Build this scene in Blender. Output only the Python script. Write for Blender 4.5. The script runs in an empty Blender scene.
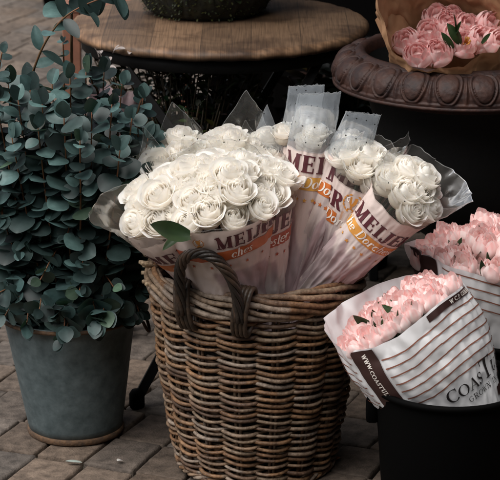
import bpy, math, random
from mathutils import Vector, Matrix, noise, Quaternion
random.seed(7)
PI = math.pi
sc = bpy.context.scene

# ------------------------------------------------------------------ camera
CAMZ, PITCH, FPX = 1.83, math.radians(17.0), 2200.0
cam_d = bpy.data.cameras.new('camera')
cam = bpy.data.objects.new('camera', cam_d)
sc.collection.objects.link(cam)
cam.location = (0, 0, CAMZ)
cam.rotation_euler = (PI / 2 - PITCH, 0, 0)
cam_d.sensor_width = 36.0
cam_d.lens = 36.0 * FPX / 500.0
cam_d.clip_start = 0.05
cam_d.clip_end = 1000.0
cam_d.dof.use_dof = True
cam_d.dof.focus_distance = 4.45
cam_d.dof.aperture_fstop = 13.0
sc.camera = cam

# ------------------------------------------------------------------ light: soft overcast day from the open street on the left
SUN_EL, SUN_AZ = math.radians(62), math.radians(231)     # azimuth clockwise from +Y
world = bpy.data.worlds.new('World')
sc.world = world
world.use_nodes = True
wn, wl = world.node_tree.nodes, world.node_tree.links
wn.clear()
wo = wn.new('ShaderNodeOutputWorld')
bg = wn.new('ShaderNodeBackground')
sky = wn.new('ShaderNodeTexSky')
sky.sky_type = 'NISHITA'
sky.sun_disc = False
sky.sun_elevation = SUN_EL
sky.sun_rotation = SUN_AZ
sky.dust_density = 4.0
sky.air_density = 1.0
hs = wn.new('ShaderNodeHueSaturation')
hs.inputs['Saturation'].default_value = 0.42
wl.new(sky.outputs[0], hs.inputs['Color'])
wl.new(hs.outputs[0], bg.inputs['Color'])
bg.inputs['Strength'].default_value = 0.05
wl.new(bg.outputs[0], wo.inputs['Surface'])
sun_d = bpy.data.lights.new('sun', 'SUN')
sun_d.energy = 1.5
sun_d.angle = math.radians(68)
sun_d.color = (1.0, 0.965, 0.925)
sun = bpy.data.objects.new('sun', sun_d)
sc.collection.objects.link(sun)
sdir = Vector((math.sin(SUN_AZ) * math.cos(SUN_EL), math.cos(SUN_AZ) * math.cos(SUN_EL), math.sin(SUN_EL)))
sun.rotation_euler = sdir.to_track_quat('Z', 'Y').to_euler()
vs = sc.view_settings
vs.view_transform = 'Standard'
try: vs.look = 'None'
except Exception: pass
vs.exposure = 1.55
vs.gamma = 1.0
vs.use_curve_mapping = False
cy = sc.cycles
cy.max_bounces = 12
cy.diffuse_bounces = 8
cy.glossy_bounces = 3
cy.transmission_bounces = 6
cy.transparent_max_bounces = 24
cy.use_denoising = True
cy.sample_clamp_indirect = 4.0
cy.caustics_reflective = False
cy.caustics_refractive = False


def PX(px, py, Y):
    """point at depth Y seen at photo pixel (px, py) - used only to measure positions"""
    cp, sp = math.cos(PITCH), math.sin(PITCH)
    d = Vector(((px - 250) / FPX, cp - sp * (py - 240) / FPX, -sp - cp * (py - 240) / FPX))
    return Vector((0, 0, CAMZ)) + d * (Y / d.y)


def PROJ(p):
    """photo pixel of a world point - used only to measure"""
    cp, sp = math.cos(PITCH), math.sin(PITCH)
    d = Vector(p) - Vector((0, 0, CAMZ))
    z = d.y * cp - d.z * sp; y = d.y * sp + d.z * cp
    return 250 + FPX * d.x / z, 240 - FPX * y / z


def PZ(px, py, z):
    cp, sp = math.cos(PITCH), math.sin(PITCH)
    d = Vector(((px - 250) / FPX, cp - sp * (py - 240) / FPX, -sp - cp * (py - 240) / FPX))
    return Vector((0, 0, CAMZ)) + d * ((z - CAMZ) / d.z)


# ------------------------------------------------------------------ helpers
ORG = {}
COL = sc.collection


def meta(o, label=None, cat=None, group=None, kind=None):
    if label: o['label'] = label
    if cat: o['category'] = cat
    if group: o['group'] = group
    if kind: o['kind'] = kind
    return o


def thing(name, loc, label, cat, group=None):
    o = bpy.data.objects.new(name, None)
    COL.objects.link(o)
    o.location = loc
    o.empty_display_size = 0.05
    ORG[o.name] = Vector(loc)
    return meta(o, label, cat, group)


def put(name, mesh, parent, loc, rot=None, scale=1.0):
    """an object sharing a ready mesh, placed in world space under a parent (whose origin is unrotated)"""
    o = bpy.data.objects.new(name, mesh)
    COL.objects.link(o)
    if parent is not None:
        o.parent = parent
        o.location = Vector(loc) - ORG[parent.name]
    else:
        o.location = loc
    ORG[o.name] = Vector(loc)
    if rot is not None:
        o.rotation_mode = 'QUATERNION'
        o.rotation_quaternion = rot
    o.scale = (scale,) * 3 if isinstance(scale, (int, float)) else scale
    return o


class MB:
    def __init__(s):
        s.v, s.f, s.m, s.c = [], [], [], []

    def vert(s, p, c=(1, 1, 1)):
        s.v.append(tuple(p)); s.c.append(c)
        return len(s.v) - 1

    def face(s, idx, m=0):
        s.f.append(tuple(idx)); s.m.append(m)

    def grid(s, P, nu, nv, m=0, col=None, close_u=False, mfun=None):
        base = len(s.v)
        for j in range(nv + 1):
            for i in range(nu if close_u else nu + 1):
                u, v = i / nu, j / nv
                s.vert(P(u, v), col(u, v) if col else (1, 1, 1))
        w = nu if close_u else nu + 1
        for j in range(nv):
            for i in range(nu):
                a = base + j * w + i
                b = base + j * w + (i + 1) % w
                s.face((a, b, b + w, a + w), mfun((i + .5) / nu, (j + .5) / nv) if mfun else m)

    def tube(s, pts, rad, n=6, m=0, col=None, cap=True, closed=False):
        pts = [Vector(p) for p in pts]
        N = len(pts)
        base = len(s.v)
        up = None
        for i, p in enumerate(pts):
            if closed:
                t = pts[(i + 1) % N] - pts[i - 1]
            else:
                t = pts[min(i + 1, N - 1)] - pts[max(i - 1, 0)]
            t = t.normalized() if t.length > 1e-9 else Vector((0, 0, 1))
            if up is None:
                up = Vector((0, 0, 1)) if abs(t.z) < .9 else Vector((1, 0, 0))
            up = (up - t * up.dot(t))
            up = up.normalized() if up.length > 1e-6 else t.orthogonal().normalized()
            b = t.cross(up)
            r = rad(i / max(1, N - 1)) if callable(rad) else rad
            c = col(i / max(1, N - 1)) if callable(col) else (col or (1, 1, 1))
            for k in range(n):
                a = 2 * PI * k / n
                s.vert(p + (up * math.cos(a) + b * math.sin(a)) * r, c)
        for i in range(N if closed else N - 1):
            for k in range(n):
                a = base + i * n + k; b2 = base + i * n + (k + 1) % n
                c2 = base + ((i + 1) % N) * n + (k + 1) % n; d = base + ((i + 1) % N) * n + k
                s.face((a, b2, c2, d), m)
        if cap and not closed:
            s.face([base + k for k in range(n)][::-1], m)
            s.face([base + (N - 1) * n + k for k in range(n)], m)

    def lathe(s, prof, n=64, m=0, cx=0, cy=0, col=None, wob=None):
        def P(u, v):
            k = v * (len(prof) - 1)
            i = min(int(k), len(prof) - 2)
            f = k - i
            r = prof[i][0] * (1 - f) + prof[i + 1][0] * f
            z = prof[i][1] * (1 - f) + prof[i + 1][1] * f
            a = 2 * PI * u
            if wob: r *= 1 + wob(a, z)
            return (cx + r * math.cos(a), cy + r * math.sin(a), z)
        s.grid(P, n, len(prof) - 1, m, col, close_u=True)

    def box(s, lo, hi, m=0, col=(1, 1, 1), bev=0.0):
        x0, y0, z0 = lo; x1, y1, z1 = hi
        b = bev
        rings = []
        for z, ins in ((z0, b), (z0 + b, 0), (z1 - b, 0), (z1, b)) if b else ((z0, 0), (z1, 0)):
            x_0, x_1, y_0, y_1 = x0 + ins, x1 - ins, y0 + ins, y1 - ins
            q = b if b else 0
            ring = [(x_0 + q, y_0), (x_1 - q, y_0), (x_1, y_0 + q), (x_1, y_1 - q), (x_1 - q, y_1), (x_0 + q, y_1), (x_0, y_1 - q), (x_0, y_0 + q)] if b else [(x_0, y_0), (x_1, y_0), (x_1, y_1), (x_0, y_1)]
            rings.append([s.vert((a, c, z), col) for a, c in ring])
        n = len(rings[0])
        for A, B in zip(rings, rings[1:]):
            for k in range(n):
                s.face((A[k], A[(k + 1) % n], B[(k + 1) % n], B[k]), m)
        s.face(rings[0][::-1], m); s.face(rings[-1], m)

    def mesh(s, name, mats, smooth=True, org=(0, 0, 0)):
        o = Vector(org)
        me = bpy.data.meshes.new(name)
        me.from_pydata([(a - o.x, b - o.y, c - o.z) for a, b, c in s.v], [], s.f)
        for m in (mats if isinstance(mats, (list, tuple)) else [mats]):
            me.materials.append(m)
        me.polygons.foreach_set('material_index', s.m)
        me.polygons.foreach_set('use_smooth', [smooth] * len(s.f))
        at = me.color_attributes.new('tint', 'FLOAT_COLOR', 'POINT')
        flat = []
        for c in s.c: flat += [c[0], c[1], c[2], 1.0]
        at.data.foreach_set('color', flat)
        me.update()
        return me

    def build(s, name, mats, parent=None, smooth=True, origin=None):
        org = ORG[parent.name] if parent is not None else Vector(origin or (0, 0, 0))
        me = s.mesh(name, mats, smooth, org)
        o = bpy.data.objects.new(name, me)
        COL.objects.link(o)
        if parent is not None:
            o.parent = parent
        else:
            o.location = org
        ORG[o.name] = org
        return o


def nz(x, y, z, s=0):
    return noise.noise(Vector((x + s * 13.7, y - s * 7.3, z + s * 3.1)))


def lerp(a, b, t): return a + (b - a) * t
def mix3(a, b, t): return tuple(lerp(x, y, t) for x, y in zip(a, b))
def smooth(t):
    t = max(0.0, min(1.0, t)); return t * t * (3 - 2 * t)


# ------------------------------------------------------------------ materials
def mat(name, base, rough=.6, metal=0.0, dark=None, nscale=20, ndetail=6, contrast=(.35, .7), bump=0.0, bscale=60,
        tint=True, spec=.5, trans=0.0, trans_col=None, sheen=0.0, stretch=None, rough2=None, dist=0.0):
    m = bpy.data.materials.new(name)
    m.use_nodes = True
    n, l = m.node_tree.nodes, m.node_tree.links
    bs = n['Principled BSDF']
    out = n['Material Output']
    tc = n.new('ShaderNodeTexCoord')
    src = tc.outputs['Object']
    if stretch:
        mp = n.new('ShaderNodeMapping'); mp.inputs['Scale'].default_value = stretch
        l.new(src, mp.inputs['Vector']); src = mp.outputs[0]
    col = None
    if dark is not None:
        nt = n.new('ShaderNodeTexNoise'); nt.inputs['Scale'].default_value = nscale
        nt.inputs['Detail'].default_value = ndetail; nt.inputs['Roughness'].default_value = .65
        nt.inputs['Distortion'].default_value = dist
        l.new(src, nt.inputs['Vector'])
        rp = n.new('ShaderNodeValToRGB')
        rp.color_ramp.elements[0].position = contrast[0]; rp.color_ramp.elements[1].position = contrast[1]
        rp.color_ramp.elements[0].color = (*dark, 1); rp.color_ramp.elements[1].color = (*base, 1)
        l.new(nt.outputs['Fac'], rp.inputs['Fac'])
        col = rp.outputs['Color']
        if rough2 is not None:
            mr = n.new('ShaderNodeMapRange'); mr.inputs['To Min'].default_value = rough2; mr.inputs['To Max'].default_value = rough
            l.new(nt.outputs['Fac'], mr.inputs['Value']); l.new(mr.outputs[0], bs.inputs['Roughness'])
    if tint:
        at = n.new('ShaderNodeAttribute'); at.attribute_name = 'tint'
        mx = n.new('ShaderNodeMix'); mx.data_type = 'RGBA'; mx.blend_type = 'MULTIPLY'
        mx.inputs['Factor'].default_value = 1.0
        if col is not None: l.new(col, mx.inputs['A'])
        else: mx.inputs['A'].default_value = (*base, 1)
        l.new(at.outputs['Color'], mx.inputs['B'])
        col = mx.outputs['Result']
    if col is not None: l.new(col, bs.inputs['Base Color'])
    else: bs.inputs['Base Color'].default_value = (*base, 1)
    if rough2 is None or dark is None: bs.inputs['Roughness'].default_value = rough
    bs.inputs['Metallic'].default_value = metal
    bs.inputs['Specular IOR Level'].default_value = spec
    if name == 'rose':
        bs.inputs['Subsurface Weight'].default_value = .6; bs.inputs['Subsurface Radius'].default_value = (1, .8, .6); bs.inputs['Subsurface Scale'].default_value = .012
    if sheen: bs.inputs['Sheen Weight'].default_value = sheen
    if bump:
        nb = n.new('ShaderNodeTexNoise'); nb.inputs['Scale'].default_value = bscale; nb.inputs['Detail'].default_value = 5
        l.new(src, nb.inputs['Vector'])
        bp = n.new('ShaderNodeBump'); bp.inputs['Strength'].default_value = 1.0; bp.inputs['Distance'].default_value = bump
        l.new(nb.outputs['Fac'], bp.inputs['Height']); l.new(bp.outputs[0], bs.inputs['Normal'])
    if trans:
        tr = n.new('ShaderNodeBsdfTranslucent')
        if trans_col: tr.inputs['Color'].default_value = (*trans_col, 1)
        elif col is not None: l.new(col, tr.inputs['Color'])
        else: tr.inputs['Color'].default_value = (*base, 1)
        ms = n.new('ShaderNodeMixShader'); ms.inputs['Fac'].default_value = trans
        l.new(bs.outputs[0], ms.inputs[1]); l.new(tr.outputs[0], ms.inputs[2])
        l.new(ms.outputs[0], out.inputs['Surface'])
    return m


def film_mat(name, milk, milk_col, gloss=.12, cscale=35):
    """thin clear florist film: mostly transparent, a little milky, glossy with creases"""
    m = bpy.data.materials.new(name); m.use_nodes = True
    n, l = m.node_tree.nodes, m.node_tree.links
    n.remove(n['Principled BSDF'])
    out = n['Material Output']
    tc = n.new('ShaderNodeTexCoord')
    vo = n.new('ShaderNodeTexVoronoi'); vo.inputs['Scale'].default_value = cscale
    vo.feature = 'DISTANCE_TO_EDGE'
    nt = n.new('ShaderNodeTexNoise'); nt.inputs['Scale'].default_value = 18; nt.inputs['Detail'].default_value = 3; nt.inputs['Distortion'].default_value = 1.5
    l.new(tc.outputs['Object'], nt.inputs['Vector']); l.new(tc.outputs['Object'], vo.inputs['Vector'])
    bp = n.new('ShaderNodeBump'); bp.inputs['Distance'].default_value = .0012; bp.inputs['Strength'].default_value = 1
    l.new(nt.outputs['Fac'], bp.inputs['Height'])
    tr = n.new('ShaderNodeBsdfTransparent'); tr.inputs['Color'].default_value = (.96, .965, .96, 1)
    df = n.new('ShaderNodeBsdfDiffuse'); df.inputs['Color'].default_value = (*milk_col, 1)
    tl = n.new('ShaderNodeBsdfTranslucent'); tl.inputs['Color'].default_value = (*milk_col, 1)
    md = n.new('ShaderNodeMixShader'); md.inputs[0].default_value = .4
    l.new(df.outputs[0], md.inputs[1]); l.new(tl.outputs[0], md.inputs[2])
    ma = n.new('ShaderNodeMixShader')
    mr = n.new('ShaderNodeMapRange'); mr.inputs['From Min'].default_value = .3; mr.inputs['From Max'].default_value = .7
    mr.inputs['To Min'].default_value = milk * .7; mr.inputs['To Max'].default_value = min(1, milk * 1.4)
    l.new(nt.outputs['Fac'], mr.inputs['Value']); l.new(mr.outputs[0], ma.inputs[0])
    l.new(tr.outputs[0], ma.inputs[1]); l.new(md.outputs[0], ma.inputs[2])
    gl = n.new('ShaderNodeBsdfGlossy'); gl.inputs['Roughness'].default_value = .2
    l.new(bp.outputs[0], gl.inputs['Normal'])
    lw = n.new('ShaderNodeFresnel'); lw.inputs['IOR'].default_value = 1.45
    l.new(bp.outputs[0], lw.inputs['Normal'])
    mm = n.new('ShaderNodeMath'); mm.operation = 'MULTIPLY'; mm.inputs[1].default_value = gloss / .12
    l.new(lw.outputs[0], mm.inputs[0]); mm.use_clamp = True
    mg = n.new('ShaderNodeMixShader'); l.new(mm.outputs[0], mg.inputs[0])
    l.new(ma.outputs[0], mg.inputs[1]); l.new(gl.outputs[0], mg.inputs[2])
    l.new(mg.outputs[0], out.inputs['Surface'])
    return m


M = {}
M['paver'] = mat('paver', (.15, .12, .098), .85, spec=.2, dark=(.05, .04, .033), nscale=34, ndetail=12, contrast=(.32, .66), bump=.0022, bscale=230)
M['joint'] = mat('joint', (.05, .042, .03), .95, dark=(.022, .026, .012), nscale=30, tint=False, bump=.004, bscale=90)
M['wicker'] = mat('wicker', (.9, .87, .84), .6, dark=(.3, .26, .23), nscale=85, ndetail=10, contrast=(.34, .6), bump=.002, bscale=150, spec=.4)
M['handle'] = mat('handle', (.032, .02, .013), .5, dark=(.01, .007, .005), nscale=70, bump=.001, bscale=200)
M['zinc'] = mat('zinc', (.135, .172, .18), .55, metal=.25, dark=(.05, .072, .077), nscale=38, ndetail=12, contrast=(.28, .76), bump=.0012, bscale=45)
M['rust'] = mat('rust', (.14, .075, .035), .85, dark=(.04, .025, .016), nscale=60, bump=.002, bscale=120)
M['leaf'] = mat('leaf', (.04, .074, .073), .48, dark=(.022, .044, .043), nscale=45, trans=.12, trans_col=(.03, .075, .035), spec=.4)
M['stem'] = mat('stem', (.13, .06, .035), .6, dark=(.07, .05, .02), nscale=40)
M['rose'] = mat('rose', (.945, .918, .87), .6, spec=.15, trans=.5, trans_col=(.97, .945, .9), sheen=.1)
M['tulip'] = mat('tulip', (1, 1, 1), .5, spec=.2, trans=.38, sheen=.1)
M['green'] = mat('green', (.03, .062, .018), .5, dark=(.015, .036, .01), nscale=30, trans=.2)
M['stamen'] = mat('stamen', (.65, .3, .06), .6, tint=False)
M['print'] = mat('print', (.74, .64, .6), .38, trans=.22, bump=.004, bscale=14, spec=.45)
M['film'] = film_mat('film', .05, (.75, .73, .68), gloss=.05)
M['beigefilm'] = film_mat('beigefilm', .11, (.62, .55, .46), gloss=.04)
M['film_edge_glint'] = film_mat('film_edge_glint', .28, (.85, .87, .88))  # milkier strip standing in for the bright glint along film edges
M['milkfilm'] = film_mat('milkfilm', .22, (.72, .79, .86), gloss=.06)
M['maroon'] = mat('maroon', (.085, .018, .025), .45, tint=False)
M['orange'] = mat('orange', (1, 1, 1), .42)
M['white_ink'] = mat('white_ink', (.8, .74, .68), .45, tint=False)
M['dot'] = mat('dot', (.02, .02, .02), .6, tint=False)
M['paper'] = mat('paper', (.8, .8, .81), .6, trans=.22, bump=.0016, bscale=16)
M['stripe'] = mat('stripe', (.22, .085, .055), .6, tint=False)
M['brownband'] = mat('brownband', (.035, .014, .012), .5, tint=False)
M['ink'] = mat('ink', (.018, .014, .014), .6, tint=False)
M['kraft'] = mat('kraft', (.42, .235, .125), .65, dark=(.31, .165, .085), nscale=14, contrast=(.3, .7), bump=.003, bscale=24, trans=.12)
M['iron'] = mat('iron', (.05, .021, .014), .6, metal=.05, spec=.3, dark=(.018, .011, .011), nscale=35, ndetail=8, contrast=(.33, .68), bump=.0015, bscale=110)
M['blackmetal'] = mat('blackmetal', (.006, .006, .006), .6, tint=False, bump=.001, spec=.15)
M['blackplastic'] = mat('blackplastic', (.0018, .0018, .0018), .7, tint=False, spec=.03)
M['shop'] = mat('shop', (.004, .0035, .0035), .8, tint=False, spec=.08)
M['added_awning'] = mat('added_awning', (.03, .028, .026), .8, tint=False)
M['moss'] = mat('moss', (.03, .03, .012), .95, dark=(.006, .006, .004), nscale=55, contrast=(.4, .7))
M['terracotta'] = mat('terracotta', (.27, .115, .07), .7, dark=(.19, .08, .05), nscale=20)
M['mauve'] = mat('mauve', (.36, .27, .28), .6, tint=False, bump=.004, bscale=25)
M['darkleaf'] = mat('darkleaf', (.055, .065, .028), .5, trans=.15)
M['soil'] = mat('soil', (.015, .012, .009), .95, tint=False, bump=.01, bscale=60)


def wood_mat():
    m = bpy.data.materials.new('table_wood'); m.use_nodes = True
    n, l = m.node_tree.nodes, m.node_tree.links
    bs = n['Principled BSDF']
    tc = n.new('ShaderNodeTexCoord')
    mp = n.new('ShaderNodeMapping'); mp.inputs['Rotation'].default_value = (0, 0, math.radians(8)); mp.inputs['Scale'].default_value = (26, .5, 1)
    l.new(tc.outputs['Object'], mp.inputs['Vector'])
    wv = n.new('ShaderNodeTexNoise'); wv.inputs['Scale'].default_value = 15; wv.inputs['Detail'].default_value = 5; wv.inputs['Roughness'].default_value = .55; wv.inputs['Distortion'].default_value = .12
    l.new(mp.outputs[0], wv.inputs['Vector'])
    rp = n.new('ShaderNodeValToRGB'); e = rp.color_ramp.elements
    e[0].position = .3; e[0].color = (.085, .05, .028, 1); e[1].position = .72; e[1].color = (.205, .126, .072, 1)
    k = e.new(.5); k.color = (.155, .092, .051, 1)
    l.new(wv.outputs['Fac'], rp.inputs['Fac'])
    n2 = n.new('ShaderNodeTexNoise'); n2.inputs['Scale'].default_value = 7; n2.inputs['Detail'].default_value = 7; n2.inputs['Distortion'].default_value = 1.2
    l.new(tc.outputs['Object'], n2.inputs['Vector'])
    r2 = n.new('ShaderNodeValToRGB'); r2.color_ramp.elements[0].position = .36; r2.color_ramp.elements[0].color = (.35, .3, .27, 1)
    r2.color_ramp.elements[1].position = .55; r2.color_ramp.elements[1].color = (1, 1, 1, 1)
    l.new(n2.outputs['Fac'], r2.inputs['Fac'])
    mx = n.new('ShaderNodeMix'); mx.data_type = 'RGBA'; mx.blend_type = 'MULTIPLY'; mx.inputs['Factor'].default_value = .8
    l.new(rp.outputs[0], mx.inputs['A']); l.new(r2.outputs[0], mx.inputs['B'])
    at = n.new('ShaderNodeAttribute'); at.attribute_name = 'tint'
    m2 = n.new('ShaderNodeMix'); m2.data_type = 'RGBA'; m2.blend_type = 'MULTIPLY'; m2.inputs['Factor'].default_value = 1
    l.new(mx.outputs['Result'], m2.inputs['A']); l.new(at.outputs['Color'], m2.inputs['B'])
    # boards about 11 cm wide, each its own tone, with a fine dark joint between them
    sx = n.new('ShaderNodeSeparateXYZ'); l.new(mp.outputs[0], sx.inputs[0])
    dv = n.new('ShaderNodeMath'); dv.operation = 'MULTIPLY_ADD'; dv.inputs[1].default_value = 1 / (26 * .118); dv.inputs[2].default_value = 20.35
    l.new(sx.outputs['X'], dv.inputs[0])
    fl = n.new('ShaderNodeMath'); fl.operation = 'FLOOR'; l.new(dv.outputs[0], fl.inputs[0])
    wnz = n.new('ShaderNodeTexWhiteNoise'); wnz.noise_dimensions = '1D'; l.new(fl.outputs[0], wnz.inputs['W'])
    br = n.new('ShaderNodeMapRange'); br.inputs['To Min'].default_value = .78; br.inputs['To Max'].default_value = 1.2
    l.new(wnz.outputs['Value'], br.inputs['Value'])
    fr = n.new('ShaderNodeMath'); fr.operation = 'FRACT'; l.new(dv.outputs[0], fr.inputs[0])
    jn = n.new('ShaderNodeMapRange'); jn.inputs['From Min'].default_value = .006; jn.inputs['From Max'].default_value = .022
    jn.inputs['To Min'].default_value = .35; jn.inputs['To Max'].default_value = 1.0; l.new(fr.outputs[0], jn.inputs['Value'])
    pm = n.new('ShaderNodeMath'); pm.operation = 'MULTIPLY'; l.new(br.outputs[0], pm.inputs[0]); l.new(jn.outputs[0], pm.inputs[1])
    m3 = n.new('ShaderNodeMix'); m3.data_type = 'RGBA'; m3.blend_type = 'MULTIPLY'; m3.inputs['Factor'].default_value = 1
    l.new(m2.outputs['Result'], m3.inputs['A']); l.new(pm.outputs[0], m3.inputs['B'])
    l.new(m3.outputs['Result'], bs.inputs['Base Color'])
    bs.inputs['Roughness'].default_value = .62
    bp = n.new('ShaderNodeBump'); bp.inputs['Distance'].default_value = .0004
    l.new(wv.outputs['Fac'], bp.inputs['Height']); l.new(bp.outputs[0], bs.inputs['Normal'])
    return m


M['wood'] = wood_mat()

# ------------------------------------------------------------------ setting: paved ground, dark shopfront, added canopy
mb = MB()
mb.grid(lambda u, v: (-150 + 300 * u, -20 + 320 * v, -.014), 20, 20)
meta(mb.build('ground', M['joint'], smooth=False), kind='structure')

mb = MB()
PA = math.radians(-23)
e1 = Vector((math.cos(PA), math.sin(PA), 0)); e2 = Vector((-math.sin(PA), math.cos(PA), 0))
BW, BL, GAP = .118, .158, .0055
rng = random.Random(3)
for j in range(-8, 95):
    shift = rng.uniform(-.35, .35) * BW
    for i in range(-75, 75):
        c = e1 * (i * BW + shift) + e2 * (j * BL)
        if not (3.0 < c.y < 15.5 and abs(c.x) < .35 + .16 * c.y + 1.1): continue
        g = GAP * rng.uniform(.7, 1.5) / 2
        hw, hl = BW / 2 - g, BL / 2 - g
        lift, tx, ty = rng.uniform(-.003, .003), rng.uniform(-.015, .015), rng.uniform(-.015, .015)
        k = rng.uniform(.72, 1.15); w = rng.uniform(-.06, .08)
        col = (k * (1 + w), k, k * (1 - w))
        cj = [(rng.uniform(-.005, .005), rng.uniform(-.005, .005)) for _ in range(4)]
        N = 8
        cu = [-1, -1 + .003 / hw, -1 + .007 / hw, -.35, 0, .35, 1 - .007 / hw, 1 - .003 / hw, 1]
        cv = [-1, -1 + .003 / hl, -1 + .007 / hl, -.35, 0, .35, 1 - .007 / hl, 1 - .003 / hl, 1]
        base = len(mb.v)
        for b in range(N + 1):
            for a in range(N + 1):
                uu, vv = cu[a], cv[b]
                x, y = uu * hw, vv * hl
                edge = a in (0, N) or b in (0, N)
                s_, t_ = (uu + 1) / 2, (vv + 1) / 2
                dx = lerp(lerp(cj[0][0], cj[1][0], s_), lerp(cj[2][0], cj[3][0], s_), t_)
                dy = lerp(lerp(cj[0][1], cj[1][1], s_), lerp(cj[2][1], cj[3][1], s_), t_)
                x += dx; y += dy
                if abs(uu) > .98 and abs(vv) > .98: x *= .965; y *= .97
                p = c + e1 * x + e2 * y
                nn = nz(p.x * 30, p.y * 30, 0)
                z = lift + tx * x + ty * y + nn * .001
                if edge:
                    z -= .003 + abs(nz(p.x * 60, p.y * 60, 3)) * .004
                    p = p + e1 * nz(p.x * 50, p.y * 50, 8) * .004 + e2 * nz(p.x * 50, p.y * 50, 5) * .004
                mb.vert((p.x, p.y, z), col)
        for b in range(N):
            for a in range(N):
                q = base + b * (N + 1) + a
                mb.face((q, q + 1, q + N + 2, q + N + 1))
        # skirt
        rim = [base + a for a in range(N + 1)] + [base + b * (N + 1) + N for b in range(1, N + 1)] + \
              [base + N * (N + 1) + a for a in range(N - 1, -1, -1)] + [base + b * (N + 1) for b in range(N - 1, 0, -1)]
        low = [mb.vert((mb.v[r][0], mb.v[r][1], -.016), col) for r in rim]
        for a in range(len(rim)):
            b2 = (a + 1) % len(rim)
            mb.face((rim[b2], rim[a], low[a], low[b2]))
meta(mb.build('pavement', M['paver'], smooth=True), kind='structure')

# dark shopfront behind the urn: stall riser, panels, pilasters, glazing bar
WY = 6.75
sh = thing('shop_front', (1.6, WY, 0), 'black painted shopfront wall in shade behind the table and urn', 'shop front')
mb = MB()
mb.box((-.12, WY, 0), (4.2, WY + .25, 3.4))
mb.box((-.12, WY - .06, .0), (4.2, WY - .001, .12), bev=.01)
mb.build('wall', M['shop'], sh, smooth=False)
for k in range(5):
    x0 = -.1 + k * .86
    p = MB()
    p.box((x0, WY - .035, .121), (x0 + .1, WY - .002, 2.5), bev=.008)
    p.build('pilaster', M['shop'], sh, smooth=False)
    if k < 4:
        q = MB()
        q.box((x0 + .17, WY - .02, .2), (x0 + .79, WY - .002, .75), bev=.008)
        q.build('panel', M['shop'], sh, smooth=False)
# unseen canopy added over the stall to block sky and shade the table
aw = thing('added_awning', (1.0, 5.5, 2.4), 'added unseen dark canvas canopy that shades the table and blocks the sky', 'added_awning')
mb = MB()
AWP = [(-.75, 4.6), (4.2, 3.85), (4.2, WY - .001), (-.75, WY - .001)]
AWZ = [2.35, 2.35, 3.0, 3.0]
def awp(u, v, o):
    x = lerp(lerp(AWP[0][0], AWP[1][0], u), lerp(AWP[3][0], AWP[2][0], u), v)
    y = lerp(lerp(AWP[0][1], AWP[1][1], u), lerp(AWP[3][1], AWP[2][1], u), v)
    return (x, y, lerp(2.35, 3.0, v) + o - .02 * math.sin(PI * v) * abs(math.sin(u * 12)))
mb.grid(lambda u, v: awp(u, v, 0), 48, 12)
mb.grid(lambda u, v: (awp(u, 0, 0)[0], awp(u, 0, 0)[1] - .002, 2.35 - .16 * v - .03 * v * abs(math.sin(u * 40))), 120, 3)
mb.build('canvas', M['added_awning'], aw)
for x in (-.7, 1.6, 4.1):
    mb = MB(); mb.tube([(x, WY - .003, 2.2), (x, 4.9 - (x + 1.1) * .12, 2.31)], .014, 8)
    mb.build('added_awning_arm', M['blackmetal'], aw)

# unseen right wall and block behind the camera, added to cut fill light
sw = thing('added_side_wall', (1.75, 4.6, 0), 'added unseen dark wall beyond the right edge of the stall, blocking fill light', 'wall')
mb = MB()
mb.box((1.6, 3.2, 0), (1.85, WY - .07, 2.3), bev=.01)
mb.build('wall', M['shop'], sw, smooth=False)

st_ = thing('added_street_block', (6, -9, 0), 'added unseen dark block behind the camera, narrowing the sky', 'sky_blocker')
mb = MB(); mb.box((-9, -11, 0), (20, -9, 12)); mb.build('wall', M['shop'], st_, smooth=False)

# ------------------------------------------------------------------ wooden garden table with folding metal legs
TC = PZ(220, 20, .75)
tb = thing('garden_table', (TC.x, TC.y, 0), 'round weathered wooden garden table with dark folding metal legs', 'table')
TR = .372
mb = MB()
def tr_edge(a): return 1 + .006 * nz(math.cos(a) * 3, math.sin(a) * 3, 1) + .004 * nz(math.cos(a) * 14, math.sin(a) * 14, 2)
prof = [(0, .75), (.1, .75), (.2, .75), (.3, .75), (.352, .7495), (.364, .747), (.371, .741), (.373, .735), (.371, .728), (.366, .724), (.35, .723), (0, .723)]
def tp(u, v):
    k = v * (len(prof) - 1); i = min(int(k + 1e-6), len(prof) - 2); f = k - i
    r = lerp(prof[i][0], prof[i + 1][0], f); z = lerp(prof[i][1], prof[i + 1][1], f)
    a = 2 * PI * u
    x, y = r * math.cos(a), r * math.sin(a)
    if r > .34:
        s = tr_edge(a); x *= s; y *= s
        z += .003 * nz(x * 25, y * 25, 4) + .0015 * nz(x * 80, y * 80, 9)
    return (TC.x + x, TC.y + y, z)
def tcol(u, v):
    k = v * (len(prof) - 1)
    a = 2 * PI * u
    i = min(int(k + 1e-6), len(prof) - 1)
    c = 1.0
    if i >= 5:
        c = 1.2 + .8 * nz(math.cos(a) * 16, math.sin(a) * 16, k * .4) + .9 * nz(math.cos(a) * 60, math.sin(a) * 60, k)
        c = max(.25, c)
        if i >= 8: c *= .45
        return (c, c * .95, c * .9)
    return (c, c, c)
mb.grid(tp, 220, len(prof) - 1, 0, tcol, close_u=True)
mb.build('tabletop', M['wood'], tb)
mb = MB()
mb.lathe([(.33, .7225), (.346, .7225), (.346, .69), (.34, .688), (.33, .69), (.33, .7225)], 96, cx=TC.x, cy=TC.y)
mb.build('metal_hoop', M['blackmetal'], tb)
F1, F2 = PZ(137, 408, 0), PZ(127, 330, 0)
hub = Vector((TC.x + .12, TC.y - .05, .36))
feet = [F1, F2, Vector((.22, 4.95, 0)), Vector((.2, 5.62, 0))]
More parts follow.
